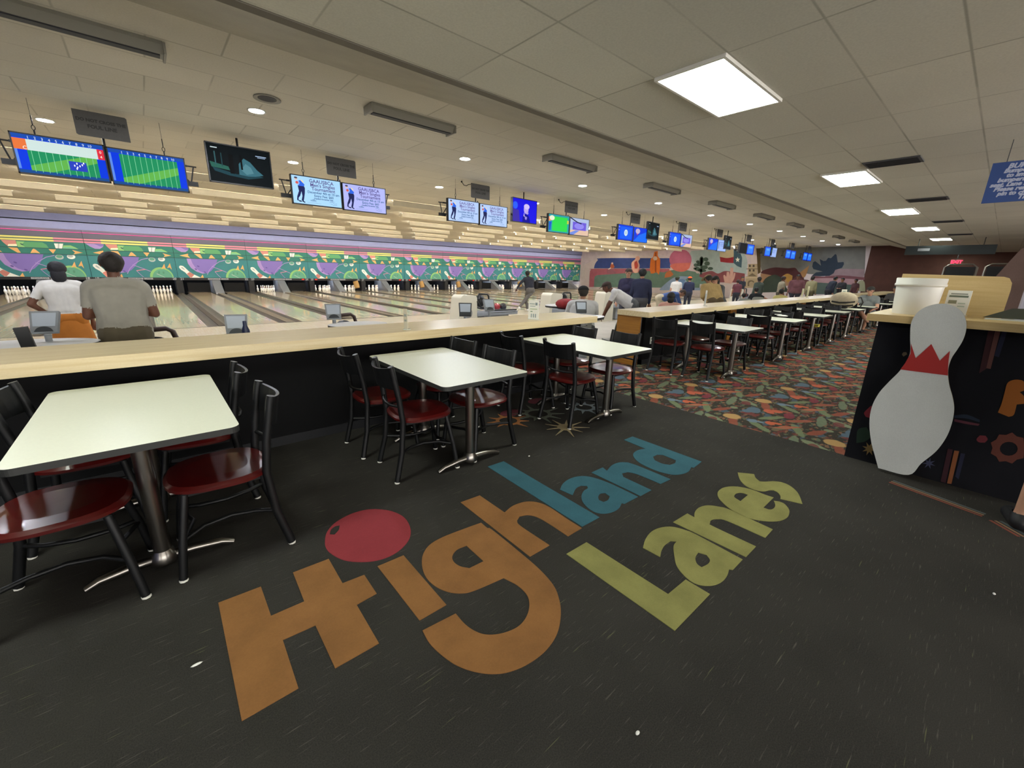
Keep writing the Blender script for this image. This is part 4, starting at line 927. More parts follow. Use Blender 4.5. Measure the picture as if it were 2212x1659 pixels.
TVS = [(1.58, 3.15, art_forest, 'black television showing a misty forest, nearest the camera', 0, '#0a1418'), (8.35, 3.11, art_singer, 'television showing a singer in deep blue light', .05, '#1812d8'), (15.0, 3.08, art_forest, 'television showing a dark misty scene behind the first blue monitors', .1, '#0a1418'),
       (21.7, 3.05, art_forest, 'television showing a dark misty scene, farther along the row', .1, '#0a1418'), (27.9, 3.0, art_forest, 'farthest television, with a dark picture', .1, '#0a1418')]
for x, z, art, lab, rz, gr in TVS:
    t = monitor(.97, .62, art, (x, MY+.02, z), lab, 'television', None, rz, 'television', gr)
    MB().tube([(0, .06, .29), (0, .06, CZF-z)], .018, BLKMET, 8).box((0, .08, .1), (.2, .04, .2), BLKMET).build('drop_pole', t)
# ------------------------------------------------------------------ bowlers' area
SHELL = mat('grey_shell', '#9a9c92', .45, noise=.04); TABTOP = mat('grey_white_tabletop', '#cfd0d0', .3)
def console(x, y, z, rz, lab, k):
    t = thing('scoring_console', lab, 'scoring console', (x, y, LZ), rz)
    zz = z-LZ
    MB().lathe([(.12, 0), (.12, .02), (.03, .04), (.025, .06)], (0, 0, 0), GREYP, 16).tube([(0, 0, .05), (0, .0, zz-.12)], .025, GREYP, 10).build('post', t)
    Fq = lambda u, v, d: (u*.74, (-d*.88+v*.45)*.74, zz+(v*.88+d*.45)*.78)
    MB().prism([(-.125, -.14), (.125, -.14), (.14, .14), (-.14, .14)], Fq, -.05, 0, DGREY if k else GREYP).build('case', t)
    MB().prism([(-.105, -.06), (.105, -.06), (.115, .115), (-.115, .115)], Fq, .001, .004, mat('console_screen', '#b9c2d0', .25)).build('screen', t)
    MB().prism(smooth_ring([(-.09, -.13), (-.06, -.085), (0, -.065), (.06, -.085), (.09, -.13)], 70), Fq, .001, .012, DGREY).build('keypad', t)
CONS = [((95, 695), 5.9, 'grey scoring console in front of the woman in the mustard skirt', 0), ((510, 700), 5.2, 'grey scoring console beside the dark bottle', 0), ((720, 672), 6.0, 'grey scoring console at the round white table', 0),
        ((1005, 668), 5.5, 'dark framed scoring console beside the beige ball return', 1), ((1057, 658), 6.0, 'grey scoring console on a post, right of the dark framed one', 0), ((1256, 663), 5.0, 'dark framed scoring console behind the seated man in white', 1)]
for (a_, b_), y, lab, k in CONS:
    p = at(a_, b_, 1, y); console(p.x, y, p.z, -.25 if k == 0 else -.6, lab, k)
def ball_return(x, y, lab):
    t = thing('ball_return', lab, 'ball return', (x, y, LZ))
    sec = [(-.62, 0), (-.50, .96), (-.42, 1.02), (-.02, 1.0), (.02, .94), (.02, 0)]
    MB().prism(sec, lambda u, v, d: (u, d, v), -.22, .22, BEIGE).build('hood', t, .03)
    MB().prism(smooth_ring([(-.36, .42), (-.42, .55), (-.36, .66), (-.22, .68), (-.14, .58), (-.18, .45)], 80), lambda u, v, d: (u, -d, v), .22, .226, mat('grey_emblem', '#8f8d88', .5)).build('emblem', t)
    a = MB(); a.box((.75, 0, .50), (1.45, .46, .10), GREYP).box((.75, 0, .25), (.9, .3, .48), GREYP); a.build('ball_rack', t, .02)
    for s in (-1, 1): MB().tube([(.02, s*.22, .86), (.12, s*.24, .70), (.5, s*.25, .60), (1.40, s*.24, .58)], .022, BLKPL, 8).build('rail', t)
    a = MB(); a.tube([(.04, -.2, .95), (.08, -.2, 1.03), (.36, -.2, 1.03), (.42, -.2, .98), (.46, -.2, .62)], .025, BLKPL, 8); a.build('handle_bar', t)
    MB().ball((.26, -.02, .84), (.15, .13, .17), BLKPL, 16).build('lift_wheel', t)
    for i, c in enumerate(('#20254a', '#a0222a', '#2b2b30')):
        o = MB().ball((0, 0, 0), .108, mat('ball_'+c.strip('#'), c, .12, coat=.8), 18).build('bowling_ball'); o.location = (x+.62+.24*i, y, LZ+.55+.108)
        tag(o, '%s bowling ball resting on %s' % (('dark navy', 'deep red', 'black')[i], lab.split(',')[0].replace('beige ', 'the ')), 'bowling ball')
for (px, py), y, lab in (((999, 656), 9.3, 'beige ball return nearest the camera, behind the long counter'), ((1189, 649), 9.3, 'beige ball return beside the white table card'), ((1304, 645), 9.3, 'beige ball return in front of the bending man'), ((1590*1.0, 640), 9.3, 'beige ball return far along the settees')):
    p = at(px, py, 1, y); ball_return(p.x+.3, y, lab)
def stool_table(x, y, lab, rx=.62, ry=.42, base=True):
    t = thing('settee_table', lab, 'table', (x, y, LZ))
    MB().prism(ell(0, 0, rx, ry, 28), FZ, .86, .90, TABTOP, EDGE).build('tabletop', t)
    MB().tube([(0, 0, .02), (0, 0, .86)], .045, GREYP, 12).lathe([(.25, 0), (.25, .02), (.05, .05)], (0, 0, 0), GREYP, 20).build('pedestal', t); return t
stool_table(-1.05, 5.75, 'grey white scoring table below the couple at the left', .62, .40); stool_table(2.15, 5.75, 'oval white scoring table just over the long counter', .40, .30)
stool_table(5.75, 4.85, 'white table seen in the gap between the counters', .62, .34); stool_table(7.55, 6.75, 'white table behind the second counter, under the bending man', .6, .4)
def shell_chair(x, y, rz, lab, m=SHELL):
    t = thing('shell_chair', lab, 'chair', (x, y, LZ), rz, 'molded settee chairs')
    a = MB(); sec = []
    a.prism([(-.20, .42), (.20, .42), (.21, .45), (-.21, .45)], lambda u, v, d: (d, u, v), -.18, .22, m); a.build('seat', t, .02)
    rr = [(-.18, .47), (-.215, .52), (-.22, .74), (-.19, .83), (-.12, .86), (.12, .86), (.19, .83), (.22, .74), (.215, .52), (.18, .47)]
    MB().prism([smooth_ring(rr, 80), [(-.14, .66), (-.14, .72), (.14, .72), (.14, .66)]], lambda u, v, d: (-.17-d-(v-.45)*.15, u, v), 0, .025, m).build('backrest', t)
    MB().tube([(-.02, 0, 0), (-.02, 0, .42)], .04, GREYP, 10).lathe([(.2, 0), (.2, .02), (.05, .04)], (0, 0, 0), GREYP, 18).build('pedestal', t)
shell_chair(6.62, 4.58, 1.2, 'light grey shell chair beside the orange end panel'); shell_chair(5.35, 5.05, .6, 'dark shell chair seen at the end of the long counter', DGREY)
shell_chair(5.45, 5.95, 2.6, 'light grey shell chair beyond the white table in the gap'); shell_chair(-1.9, 5.4, 1., 'grey shell chair at the left edge beyond the counter'); shell_chair(6.45, 5.40, .8, 'grey shell chair under the seated man in white')
# black lift boxes with bars near the left couple
def lift(x, y, lab, s=1.):
    t = thing('ball_lift', lab, 'ball return', (x, y, LZ))
    MB().ball((0, 0, .62), (.17, .15, .17), BLKPL, 16).box((0, 0, .25), (.24, .3, .5), BLKPL).build('housing', t)
    MB().tube([(-.22, 0, .86), (.12, 0, .88), (.18, 0, .84), (.25, 0, .55), (.36, 0, .30), (.38, 0, .0)], .03, mat('brown_bar', '#3a2622', .4), 8).build('bar', t)
    MB().tube([(.08, -.1, .36), (.22, -.1, .38), (.3, -.1, .28), (.30, -.1, .0)], .03, GREYP, 8).build('rail', t)
p = at(330, 708, 1, 6.6); lift(p.x, 6.6, 'black rounded ball lift with a bar, right of the man in grey')
p = at(741, 676, 1, 7.2); lift(p.x, 7.2, 'black framed ball lift behind the round white table')
# bottle, cap and pad things beyond the counter
t = thing('water_bottle', 'dark blue bottle standing beyond the long counter', 'bottle', (.93, 4.95, LZ)); p = at(529, 702, 1, 4.95); t.location = (p.x, 4.95, .735)
NAVYB = mat('navy_bottle', '#20294a', .3)
MB().lathe([(.034, 0), (.036, .01), (.036, .11), (.018, .16), (.018, .2), (.014, .205)], (0, 0, 0), NAVYB, 14).build('body', t)
tb2 = stool_table(.74, 4.98, 'small grey table with the dark bottle beyond the long counter', .42, .28)
p = at(487, 716, 1, 4.9)
t = thing('baseball_cap', 'olive cap lying beside the dark bottle', 'cap', (p.x+.02, 4.9, .74)); OLV = mat('olive_cloth', '#4a4430', .9)
MB().ball((0, 0, .03), (.085, .10, .06), OLV, 14).build('crown', t); MB().ball((-.10, 0, .01), (.07, .07, .012), OLV, 12).build('brim', t)
p = at(40, 722, 1, 5.3); tag(MB().box((p.x, 5.5, .80), (.085, .05, .24), BLKPL, ry=-.1).build('menu_stand'), 'black upright stand on the scoring table at the left edge', 'stand')
p = at(1222, 667, 1, 6.4)
tag(MB().ball((p.x, 6.4, .80), (.27, .22, .12), mat('red_jacket', '#8e2226', .8, noise=.2, nscale=9), 14).build('red_jacket'), 'crumpled red jacket lying left of the seated man in white', 'jacket')
tag(MB().box((p.x, 6.4, .26), (.5, .4, .86), GREYP).build('settee_cabinet', None, .02), 'grey cabinet under the red jacket', 'cabinet')
# ------------------------------------------------------------------ exit sign, hanging signs
t = thing('exit_sign', 'small lit red exit sign far down the walkway', 'exit sign', (30.0, 1.79, 2.42))
MB().box((0, 0, 0), (.06, .42, .26), mat('exit_case', '#3a1210', .5)).build('case', t)
FE = lambda u, v, d: (-d, -u, v)
q = MB(); add_text(q, 'EXIT', .19, mat('exit_letter', '#ff2038', .4, emit=1.6), FE, 0, 0, .032, bold=.008); q.build('letter', t)
MB().box((0, 0, .42), (.03, .03, .58), BLKMET).build('stem', t)
p0 = at(1978, 541, 0, 24.0)
t = thing('hanging_display', 'long dark hanging display under the ceiling far down the walkway', 'display', (24.0, 1.75, p0.z))
MB().box((0, 0, 0), (.12, 2.5, .34), mat('dark_green_case', '#20282a', .5)).build('case', t)
MB().box((-.065, .7, .02), (.01, .35, .10), GREYP).build('badge', t)
for s in (-1, 1): MB().tube([(0, s*.9, .17), (0, s*.9, CZN-p0.z)], .012, BLKMET, 6).build('hanger', t)
t = thing('bumper_sign', 'blue hanging sign with white slanted lettering at the right edge', 'sign', (8.0, -.115, 2.665))
MB().box((0, 0, 0), (.02, 1.06, .45), mat('blue_sign', '#34508f', .6)).build('board', t)
BT = mat('sign_white_glow', '#dfe4fb', .6, emit=.06)  # painted lettering given a slight glow to read brighter
q = MB()
for i, (s, z, u) in enumerate((('BUMPER GUARDS', .075, -.40), ('Bumpers are limited', .062, -.42), ('to small children', .062, -.39), ('bumpers, at least one', .062, -.45), ('seat, Lane must be filled', .062, -.50), ('Please refer to the desk', .062, -.46), ('pin to check your lane', .062, -.42), ('Thank You', .066, -.25))):
    add_text(q, s, z, BT, FE, u, .172-.050*i, .012, shear=.25, bold=.0035, align='LEFT')
q.build('lettering', t)
for s in (-1, 1): MB().tube([(0, s*.42, .21), (0, s*.42, CZN-2.665)], .004, DGREY, 6).build('hanger', t)
# arch and seating at the far right
t = thing('arched_booth', 'brown stone-look arched surround at the right edge beyond the counter', 'archway', (9.4, -1.25, 0))
ARC = paint_mat('brown_arch', '#6a5650', .15, 3)
outer = [(-1.6, 0), (1.45, 0), (1.40, 1.5), (1.22, 1.95), (.9, 2.25), (.4, 2.42), (-.2, 2.46), (-.9, 2.35), (-1.4, 2.05), (-1.6, 1.5)]
inner = [(-1.2, .0+.05), (1.05, .05), (1.02, 1.35), (.86, 1.72), (.5, 1.98), (-.1, 2.05), (-.7, 1.95), (-1.1, 1.6)]
MB().prism([outer, inner], lambda u, v, d: (d, u, v), -.2, .2, ARC).build('surround', t, .02); MB().box((.24, -.05, 1.0), (.04, 2.3, 2.0), mat('arch_dark', '#241f20', .7)).build('back_panel', t)
for i, (px, py) in enumerate(((2085, 575), (2112, 574))):
    p = at(px, py, 0, 11.0); t = thing('chrome_chair', ('chrome framed chair back shining beyond the service counter', 'second chrome framed chair back, right of the first')[i], 'chair', (11.0, p.y+(.05 if i == 0 else -.30), 0))
    zt = p.z+.03
    MB().tube([(.0, -.2, .0), (0, -.2, zt-.05), (0, -.14, zt), (0, .14, zt), (0, .2, zt-.05), (0, .2, 0)], .016, CHROME, 8).build('frame', t); MB().box((.01, 0, zt-.25), (.03, .36, .42), BLKPL).build('backrest', t); MB().box((.22, 0, .95), (.4, .38, .06), BLKPL).build('seat', t)
    for s in (-1, 1): MB().tube([(.38, s*.17, 0), (.38, s*.17, .93)], .014, CHROME, 6).build('leg', t)
# ------------------------------------------------------------------ mural on the right wall (paint, traced on the wall plane)
t = MB(); FW = lambda u, v, d: (XR-d, u, v)
mural = thing('wall_mural', 'painted desert mural with sunset, flag, cactus and mission on the right wall', 'mural', (0, 0, 0))
def mp(pts, x0=1240., y0=430., s=.180832): return [(lambda q: (q.y, min(q.z, CZF-.01)))(at(x0+a*s, y0+b*s, 0, XR)) for a, b in pts]
def paint(name, shapes, conv=mp):
    a = MB()
    for pts, c, d, sm in shapes: a.prism(smooth_ring(conv(pts), 65) if sm else conv(pts), FW, 0, d, paint_mat('mural_'+c.strip('#'), c, .08))
    return a.build(name, mural)
m7 = lambda pts: mp(pts, 1600., 480.)
m6 = mp
paint('sky', [([(90, 610), (2100, 560), (2150, 1000), (1300, 1000), (1100, 700), (400, 640), (100, 800)], '#b8aeb4', .002, False), ([(800, 590), (1150, 590), (1500, 640), (1750, 700), (1720, 850), (1300, 900), (1150, 700)], '#b4a6ae', .003, True),
              ([(1400, 620), (1900, 600), (2060, 700), (2060, 900), (1720, 890), (1500, 850), (1380, 700)], '#98a8aa', .004, True)])
paint('dusk', [([(190, 290), (850, 280), (1500, 265), (1480, 640), (1200, 640), (820, 620), (500, 560), (250, 580)], '#6b6b66', .002, False), ([(1150, 560), (1480, 560), (1470, 660), (1000, 660), (1050, 600)], '#836f72', .003, True)], m7)
paint('rainbow', [([(180, 1050), (188, 880), (205, 845), (250, 832), (1140, 832), (1140, 1060)], '#9c5a66', .004, True), ([(238, 1050), (245, 940), (268, 915), (330, 905), (900, 870), (1130, 880), (1130, 1060)], '#5f7a70', .006, True),
                  ([(238, 828), (250, 780), (285, 730), (340, 706), (1150, 706), (1150, 828)], '#37477e', .005, True)])
paint('sun', [(ell(1272, 725, 132, 128, 30), '#a05a72', .008, True), ([(1142, 800), (1200, 770), (1300, 765), (1395, 760), (1380, 820), (1330, 860), (1270, 868), (1200, 850)], '#b5635a', .010, True)])
paint('bell_tower', [([(918, 890), (905, 840), (915, 720), (945, 690), (960, 630), (1000, 620), (1000, 680), (1030, 720), (1028, 830), (1015, 905), (985, 870), (950, 890)], '#c26a2e', .010, False), ([(968, 640), (985, 640), (985, 890), (965, 860)], '#8f4a28', .012, False), (ell(970, 708, 25, 25, 14), '#bba79a', .014, False)])
paint('pink_figure', [([(690, 820), (690, 760), (730, 720), (740, 690), (775, 680), (790, 715), (770, 745), (785, 800), (760, 880), (720, 880)], '#c49a8c', .011, True), ([(725, 830), (722, 760), (750, 735), (765, 790), (755, 830)], '#a04038', .013, True)])
paint('rider', [([(430, 830), (440, 780), (455, 755), (470, 780), (485, 810), (470, 825)], '#a85a3c', .011, True), ([(405, 838), (440, 815), (440, 830), (415, 842)], '#d8cfc8', .012, False), (ell(457, 768, 12, 12, 10), '#d0b8b0', .013, False), ([(390, 850), (440, 835), (500, 870), (495, 892), (400, 890)], '#8a5a66', .011, True)])
paint('hills', [([(800, 1050), (820, 870), (900, 860), (1000, 900), (1120, 860), (1250, 840), (1400, 860), (1500, 900), (1500, 1060)], '#5c7468', .009, True), ([(1080, 940), (1100, 880), (1150, 850), (1190, 900), (1150, 930)], '#a3603c', .011, True),
                ([(1380, 800), (1420, 790), (1500, 880), (1470, 890)], '#b5a8a8', .010, False), ([(1500, 990), (1500, 900), (1580, 870), (1650, 860), (1720, 890), (1800, 860), (1900, 870), (2040, 890), (2040, 1000)], '#7f4a50', .011, True), ([(1430, 1010), (1440, 950), (1500, 930), (1570, 960), (1600, 1020)], '#5f7a70', .013, True)])
paint('water', [([(1030, 1070), (1130, 980), (1230, 925), (1400, 925), (1330, 960), (1400, 1050), (1540, 1060), (1540, 1090), (1030, 1090)], '#7f93ae', .013, True), ([(1150, 1070), (1260, 960), (1330, 965), (1300, 1070)], '#5f7ba3', .015, True)])
cac = [([(1503, 900), (1512, 700), (1540, 700), (1530, 900)], '#46584e', .015, False)]
for x, y, rx, ry in ((1525, 730, 26, 45), (1575, 720, 30, 24), (1590, 770, 34, 26), (1630, 830, 32, 18), (1560, 815, 40, 24), (1480, 750, 22, 18), (1455, 790, 26, 22), (1475, 835, 34, 24), (1500, 780, 30, 26), (1530, 855, 50, 20), (1445, 830, 18, 14)): cac.append((ell(x, y, rx, ry, 12), '#46584e', .015, False))
paint('oak_tree', cac)
paint('flag', [([(1735, 615), (1800, 625), (1905, 590), (1910, 690), (1830, 705), (1742, 690)], '#b8ad90', .012, True), ([(1742, 690), (1830, 705), (1912, 690), (1905, 765), (1830, 760), (1750, 750)], '#8f2f38', .013, True), ([(1910, 600), (1990, 650), (2008, 700), (2000, 820), (1950, 800), (1905, 762)], '#3f5866', .014, False),
               ([(1955+30*math.cos(PI/2+PI*i/5)*(1 if i % 2 == 0 else .42), 725-34*math.sin(PI/2+PI*i/5)*(1 if i % 2 == 0 else .42)) for i in range(10)], '#cfd0c4', .016, False)])
paint('cactus', [([(1800, 1000), (1785, 920), (1800, 905), (1820, 930), (1825, 870), (1855, 870), (1862, 930), (1868, 820), (1905, 820), (1900, 930), (1910, 880), (1930, 885), (1915, 950), (1880, 1010)], '#c09a90', .016, True)])
paint('mission', [([(2040, 1060), (2050, 930), (2075, 920), (2080, 775), (2190, 775), (2190, 1060)], '#a3947a', .014, False)]+[([(x, y), (x+22, y), (x+22, y+26), (x, y+26)], '#4f463c', .016, False) for x, y in ((2090, 785), (2135, 785), (2090, 840), (2135, 840))]+
      [([(2060, 830), (2195, 830), (2195, 838), (2060, 838)], '#6f6350', .016, False), ([(2085, 915), (2130, 885), (2175, 915), (2175, 922), (2085, 922)], '#6f6350', .016, False), ([(2040, 935), (2195, 935), (2195, 945), (2040, 945)], '#c0b090', .016, False), ([(2075, 1000), (2090, 975), (2125, 970), (2150, 985), (2150, 1000), (2120, 985), (2095, 1000), (2095, 1040), (2075, 1040)], '#6f6350', .017, True)])
paint('mesa', [([(190, 290), (240, 290), (235, 420), (240, 600), (205, 620), (195, 420)], '#57492f', .010, True), ([(240, 610), (260, 580), (350, 550), (430, 540), (560, 550), (650, 545), (690, 590), (740, 620), (760, 690), (600, 700), (400, 640)], '#4a2a2c', .010, True), ([(240, 615), (500, 620), (620, 640), (600, 760), (230, 760)], '#96765a', .009, True),
               ([(240, 780), (290, 680), (380, 630), (450, 640), (520, 700), (560, 800), (700, 830), (240, 840)], '#39433a', .012, True), ([(500, 640), (560, 615), (620, 640), (610, 690), (560, 720)], '#a37c40', .013, True), ([(710, 600), (820, 515), (800, 580), (770, 650), (740, 660)], '#94704a', .011, True),
               ([(560, 800), (600, 700), (680, 640), (740, 680), (820, 700), (830, 800)], '#5a3b38', .011, True)], m7)
paint('agave', [([(850, 640), (900, 600), (980, 590), (870, 560), (855, 530), (865, 480), (890, 465), (960, 520), (945, 440), (990, 465), (1020, 460), (1045, 425), (1080, 430), (1130, 380), (1145, 390), (1160, 480), (1230, 475), (1235, 500), (1210, 545), (1130, 570), (1110, 610), (1060, 640), (950, 645)], '#2b3540', .014, False)], m7)
paint('ground', [([(830, 690), (850, 640), (1000, 650), (1200, 635), (1480, 660), (1480, 690)], '#6a4348', .012, True), ([(880, 730), (880, 670), (1100, 668), (1370, 680), (1370, 760)], '#96777a', .013, True), ([(830, 860), (840, 740), (900, 720), (1370, 750), (1400, 860)], '#4a5750', .014, True)], m7)
paint('grain_sack', [([(1380, 820), (1400, 720), (1450, 690), (1480, 720), (1490, 830)], '#8a8a70', .014, True)], m7)
# ------------------------------------------------------------------ people
def capsule(p0, r0, p1, r1, n=12):
    p0, p1 = Vector(p0), Vector(p1); d = p1-p0
    if d.length < 1e-5: d = Vector((0, 0, 1e-4)); p1 = p0+d
    d.normalize(); a = Vector((0, 0, 1)) if abs(d.z) < .9 else Vector((1, 0, 0)); u = d.cross(a).normalized(); w = d.cross(u)
    vs = []; rings = []
    for c, r, a0, a1 in ((p0, r0, -PI/2, 0), (p1, r1, 0, PI/2)):
        for i in range(4):
            t = a0+(a1-a0)*i/3; rings.append((c+d*(r*math.sin(t)), max(r*math.cos(t), 1e-4)))
    for c, r in rings:
        for k in range(n): b = 2*PI*k/n; vs.append(c+u*(r*math.cos(b))+w*(r*math.sin(b)))
    L = len(rings); fs = [(i*n+k, i*n+(k+1) % n, (i+1)*n+(k+1) % n, (i+1)*n+k) for i in range(L-1) for k in range(n)]
    fs += [tuple(range(n))[::-1], tuple(range((L-1)*n, L*n))]
    return vs, fs
SK = {'brown': '#6b4433', 'light': '#b88a72', 'dark': '#4a2f24', 'mid': '#94684e'}
ARMS = {'down': ((.05, -.02, -.29), (.05, .07, -.54)), 'cross': ((.06, .03, -.28), (-.10, .20, -.26)), 'table': ((.06, .14, -.24), (.0, .38, -.30)), 'hip': ((.16, -.04, -.25), (.0, .05, -.42)),
        'out': ((.25, .02, -.12), (.48, .08, -.22)), 'reach': ((.03, .12, -.27), (.0, .22, -.52)), 'fwd': ((.04, .10, -.26), (.0, .34, -.22))}
def person(loc, rz, H, label, shirt, pants, hair='#1d1714', skin='mid', pose='stand', arms=('down', 'down'), lean=0., headturn=0., headtilt=0., sleeves='short', legs='long', cap=None, capdir=0., shoe='#1c1c1e',
           hairlen=0, skirt=None, floor=0., feet=None, width=1., vox=.013, pelvis=None, headlean=0.):
    s = H/1.75; t = thing('person', label, 'person', (loc[0], loc[1], floor), rz)
    C_ = []          # capsules: p0,r0,p1,r1,tag
    zp = .93 if pose == 'stand' else .53
    piv = Vector((0, 0, zp)) if pelvis is None else Vector(pelvis)
    dz = piv-Vector((0, 0, .93))
    Rl = Matrix.Rotation(-lean, 3, 'X')
    def up(x, y, z): return piv+Rl @ (Vector((x, y, z))-Vector((0, 0, .93)))
    def add(p0, r0, p1, r1, tg): C_.append((Vector(p0), r0, Vector(p1), r1, tg))
    w = width
    for sx in (-1, 1):
        add(up(sx*.11*w, 0, 1.34), .105, up(sx*.075*w, .01, 1.12), .105*w, 'torso'); add(up(sx*.075*w, .01, 1.12), .105*w, up(sx*.085*w, -.01, .95), .118*w, 'torso')
        add(up(sx*.085*w, -.02, .95), .115*w, up(sx*.09*w, -.02, .90), .11*w, 'hips')
        add(up(sx*.04, 0, 1.44), .055, up(sx*.17*w, 0, 1.415), .062, 'torso')
    for sx in (-1, 0, 1): add(up(sx*.055*w, -.012, 1.36), .088, up(sx*.05*w, -.015, 1.05), .108*w, 'torso')
    add(up(-.09*w, -.012, 1.36), .085, up(.09*w, -.012, 1.36), .085, 'torso')
    add(up(-.05, -.022, .93), .118, up(.05, -.022, .93), .118, 'hips')
    add(up(-.05, .02, 1.22), .12*w, up(.05, .02, 1.22), .12*w, 'torso'); add(up(0, 0, 1.38), .085, up(0, .01, 1.49), .055, 'neck0'); add(up(0, .005, 1.46), .054, up(0, .02, 1.56), .052, 'neck')
    Rh = Matrix.Rotation(-lean-headlean, 3, 'X') @ Matrix.Rotation(headturn, 3, 'Z') @ Matrix.Rotation(headtilt, 3, 'Y')
    hc = up(0, .03, 1.635)
    def hd(x, y, z): return hc+Rh @ Vector((x, y, z))
    add(hd(0, -.018, .03), .088, hd(0, .012, .025), .086, 'head'); add(hd(0, .02, -.02), .072, hd(0, .035, -.075), .045, 'head'); add(hd(0, -.03, -.01), .07, hd(0, 0, -.05), .055, 'head')
    add(hd(0, .095, .005), .008, hd(0, .108, -.022), .015, 'head'); add(hd(-.02, .082, -.052), .009, hd(.02, .082, -.052), .009, 'head')
    for sx in (-1, 1): add(hd(sx*.088, -.005, .012), .012, hd(sx*.088, -.005, -.02), .009, 'head'); add(hd(sx*.03, .088, .022), .012, hd(sx*.045, .084, .022), .011, 'head')
    # arms
    for sx, am in zip((-1, 1), arms):
        sh = up(sx*.19*w, 0, 1.40)
        if isinstance(am, str): e, wv = (Vector(q) for q in ARMS[am])
        else: e, wv = (Vector(q) for q in am)
        e = Vector((e.x*sx, e.y, e.z)); wv = Vector((wv.x*sx, wv.y, wv.z))
        RR = Rl if am in ('down', 'hip', 'cross', 'out') else Matrix.Identity(3)
        e = sh+RR @ e; wv = sh+RR @ wv; mid = e.lerp(sh, .35)
        add(sh, .056, mid, .046, 'uparm'); add(mid, .046, e, .042, 'uparm2'); add(e, .042, wv, .028, 'forearm')
        d = (wv-e).normalized(); side = d.cross(Vector((0, 0, 1)) if abs(d.z) < .8 else Vector((0, 1, 0))).normalized(); nrm = side.cross(d)
        add(wv, .028, wv+d*.045, .032, 'hand')
        for k in range(4):
            o = side*(.027-.018*k); b = wv+d*.085+o; L = (.062, .075, .07, .055)[k]
            add(wv+d*.03+o*.8, .0135, b, .0135, 'hand'); m_ = b+d*L*.5-nrm*.008; add(b, .0105, m_, .0100, 'hand'); add(m_, .0100, m_+(d-nrm*.8).normalized()*L*.5, .009, 'hand')
        add(wv+d*.025+side*.03, .014, wv+d*.065+side*.055-nrm*.01, .0115, 'hand'); add(wv+d*.065+side*.055-nrm*.01, .0115, wv+d*.095+side*.058-nrm*.02, .010, 'hand')
    # legs
    for i, sx in enumerate((-1, 1)):
        hp = piv+Vector((sx*.09*w, -.01, -.05))
        if feet: kn, an, toe = (Vector(q) for q in feet[i])
        elif pose == 'stand': kn = Vector((sx*.10, .02, .50)); an = Vector((sx*.11, -.01, .085)); toe = Vector((sx*.13, .15, .035))
        else: kn = Vector((sx*.13, .44, .50)); an = Vector((sx*.14, .42, .085)); toe = Vector((sx*.16, .58, .035))
        m1 = hp.lerp(kn, .55); m2 = kn.lerp(an, .45)
        add(hp, .098*w, m1, .078, 'thigh'); add(m1, .078, kn, .058, 'thigh2'); add(kn, .056, m2, .056, 'shin'); add(m2, .054, an, .036, 'shin2')
        add(an+Vector((0, -.03, -.03)), .042, an, .042, 'foot'); add(an+Vector((0, -.02, -.04)), .04, toe, .034, 'foot')
    vs = []; fs = []
    for p0, r0, p1, r1, tg in C_:
        v, f = capsule(p0, r0, p1, r1); o = len(vs); vs += v; fs += [tuple(i+o for i in q) for q in f]
    vs = [tuple(v*s) for v in vs]
    me = bpy.data.meshes.new('b'); me.from_pydata(vs, [], fs); ob = bpy.data.objects.new('b', me)
    COL.objects.link(ob); md = ob.modifiers.new('r', 'REMESH'); md.mode = 'VOXEL'; md.voxel_size = vox; md.adaptivity = 0
    ms = ob.modifiers.new('s', 'SMOOTH'); ms.factor = .5; ms.iterations = 5
    dg = bpy.context.evaluated_depsgraph_get(); out = bpy.data.meshes.new_from_object(ob.evaluated_get(dg))
    bpy.data.objects.remove(ob); bpy.data.meshes.remove(me)
    V = [v.co.copy() for v in out.vertices]; N = [v.normal.copy() for v in out.vertices]; F = [tuple(p.vertices) for p in out.polygons]; bpy.data.meshes.remove(out)
    import numpy as np
    A = np.array([tuple(v/s) for v in V]); best = np.full(len(A), 9.); tagi = np.zeros(len(A), int)
    for i, (p0, r0, p1, r1, tg) in enumerate(C_):
        a = np.array(p0); b = np.array(p1)-a; L2 = max(b @ b, 1e-9); tt = np.clip((A-a) @ b/L2, 0, 1)
        dd = np.linalg.norm(A-a-tt[:, None]*b, axis=1)-(r0+(r1-r0)*tt); q = dd < best; best[q] = dd[q]; tagi[q] = i
    foot_i = [i for i, c in enumerate(C_) if c[4] == 'foot']; fs_ = {k: (-1 if foot_i.index(i) < 2 else 1) for k, i in enumerate(tagi) if C_[i][4] == 'foot'}
    tags = [C_[i][4] for i in tagi]; ft = [tags[f[0]] for f in F]
    skm = mat('skin_'+skin, SK[skin], .55, noise=.05)
    b = MB(); b.add(V, F, skm, True); b.build('body', t)
    def shell(name, cond, off, m):
        sel = [f for f, g in zip(F, ft) if cond(f, g)]
        if not sel: return
        ids = sorted({i for f in sel for i in f}); mp_ = {i: k for k, i in enumerate(ids)}
        MB().add([V[i]+N[i]*off for i in ids], [tuple(mp_[i] for i in f) for f in sel], m, True).build(name, t)
    sl = {'torso', 'uparm', 'neck0'}
    if sleeves in ('long',): sl |= {'uparm2', 'forearm'}
    if sleeves == 'half': sl |= {'uparm2'}
    cm = lambda c: mat('cloth_'+c.strip('#'), c, .9, noise=.10, nscale=7, bump=.25)
    shell('shirt', lambda f, g: g in sl, .010*s, cm(shirt))
    pl_ = {'hips', 'thigh'} | ({'thigh2'} if legs != 'mini' else set()) | ({'shin', 'shin2'} if legs == 'long' else set())
    if not skirt: shell('trousers' if legs == 'long' else 'shorts', lambda f, g: g in pl_, .012*s, cm(pants))
    if skirt: shell('waistband', lambda f, g: g in ('hips', 'thigh'), .012*s, cm(skirt))
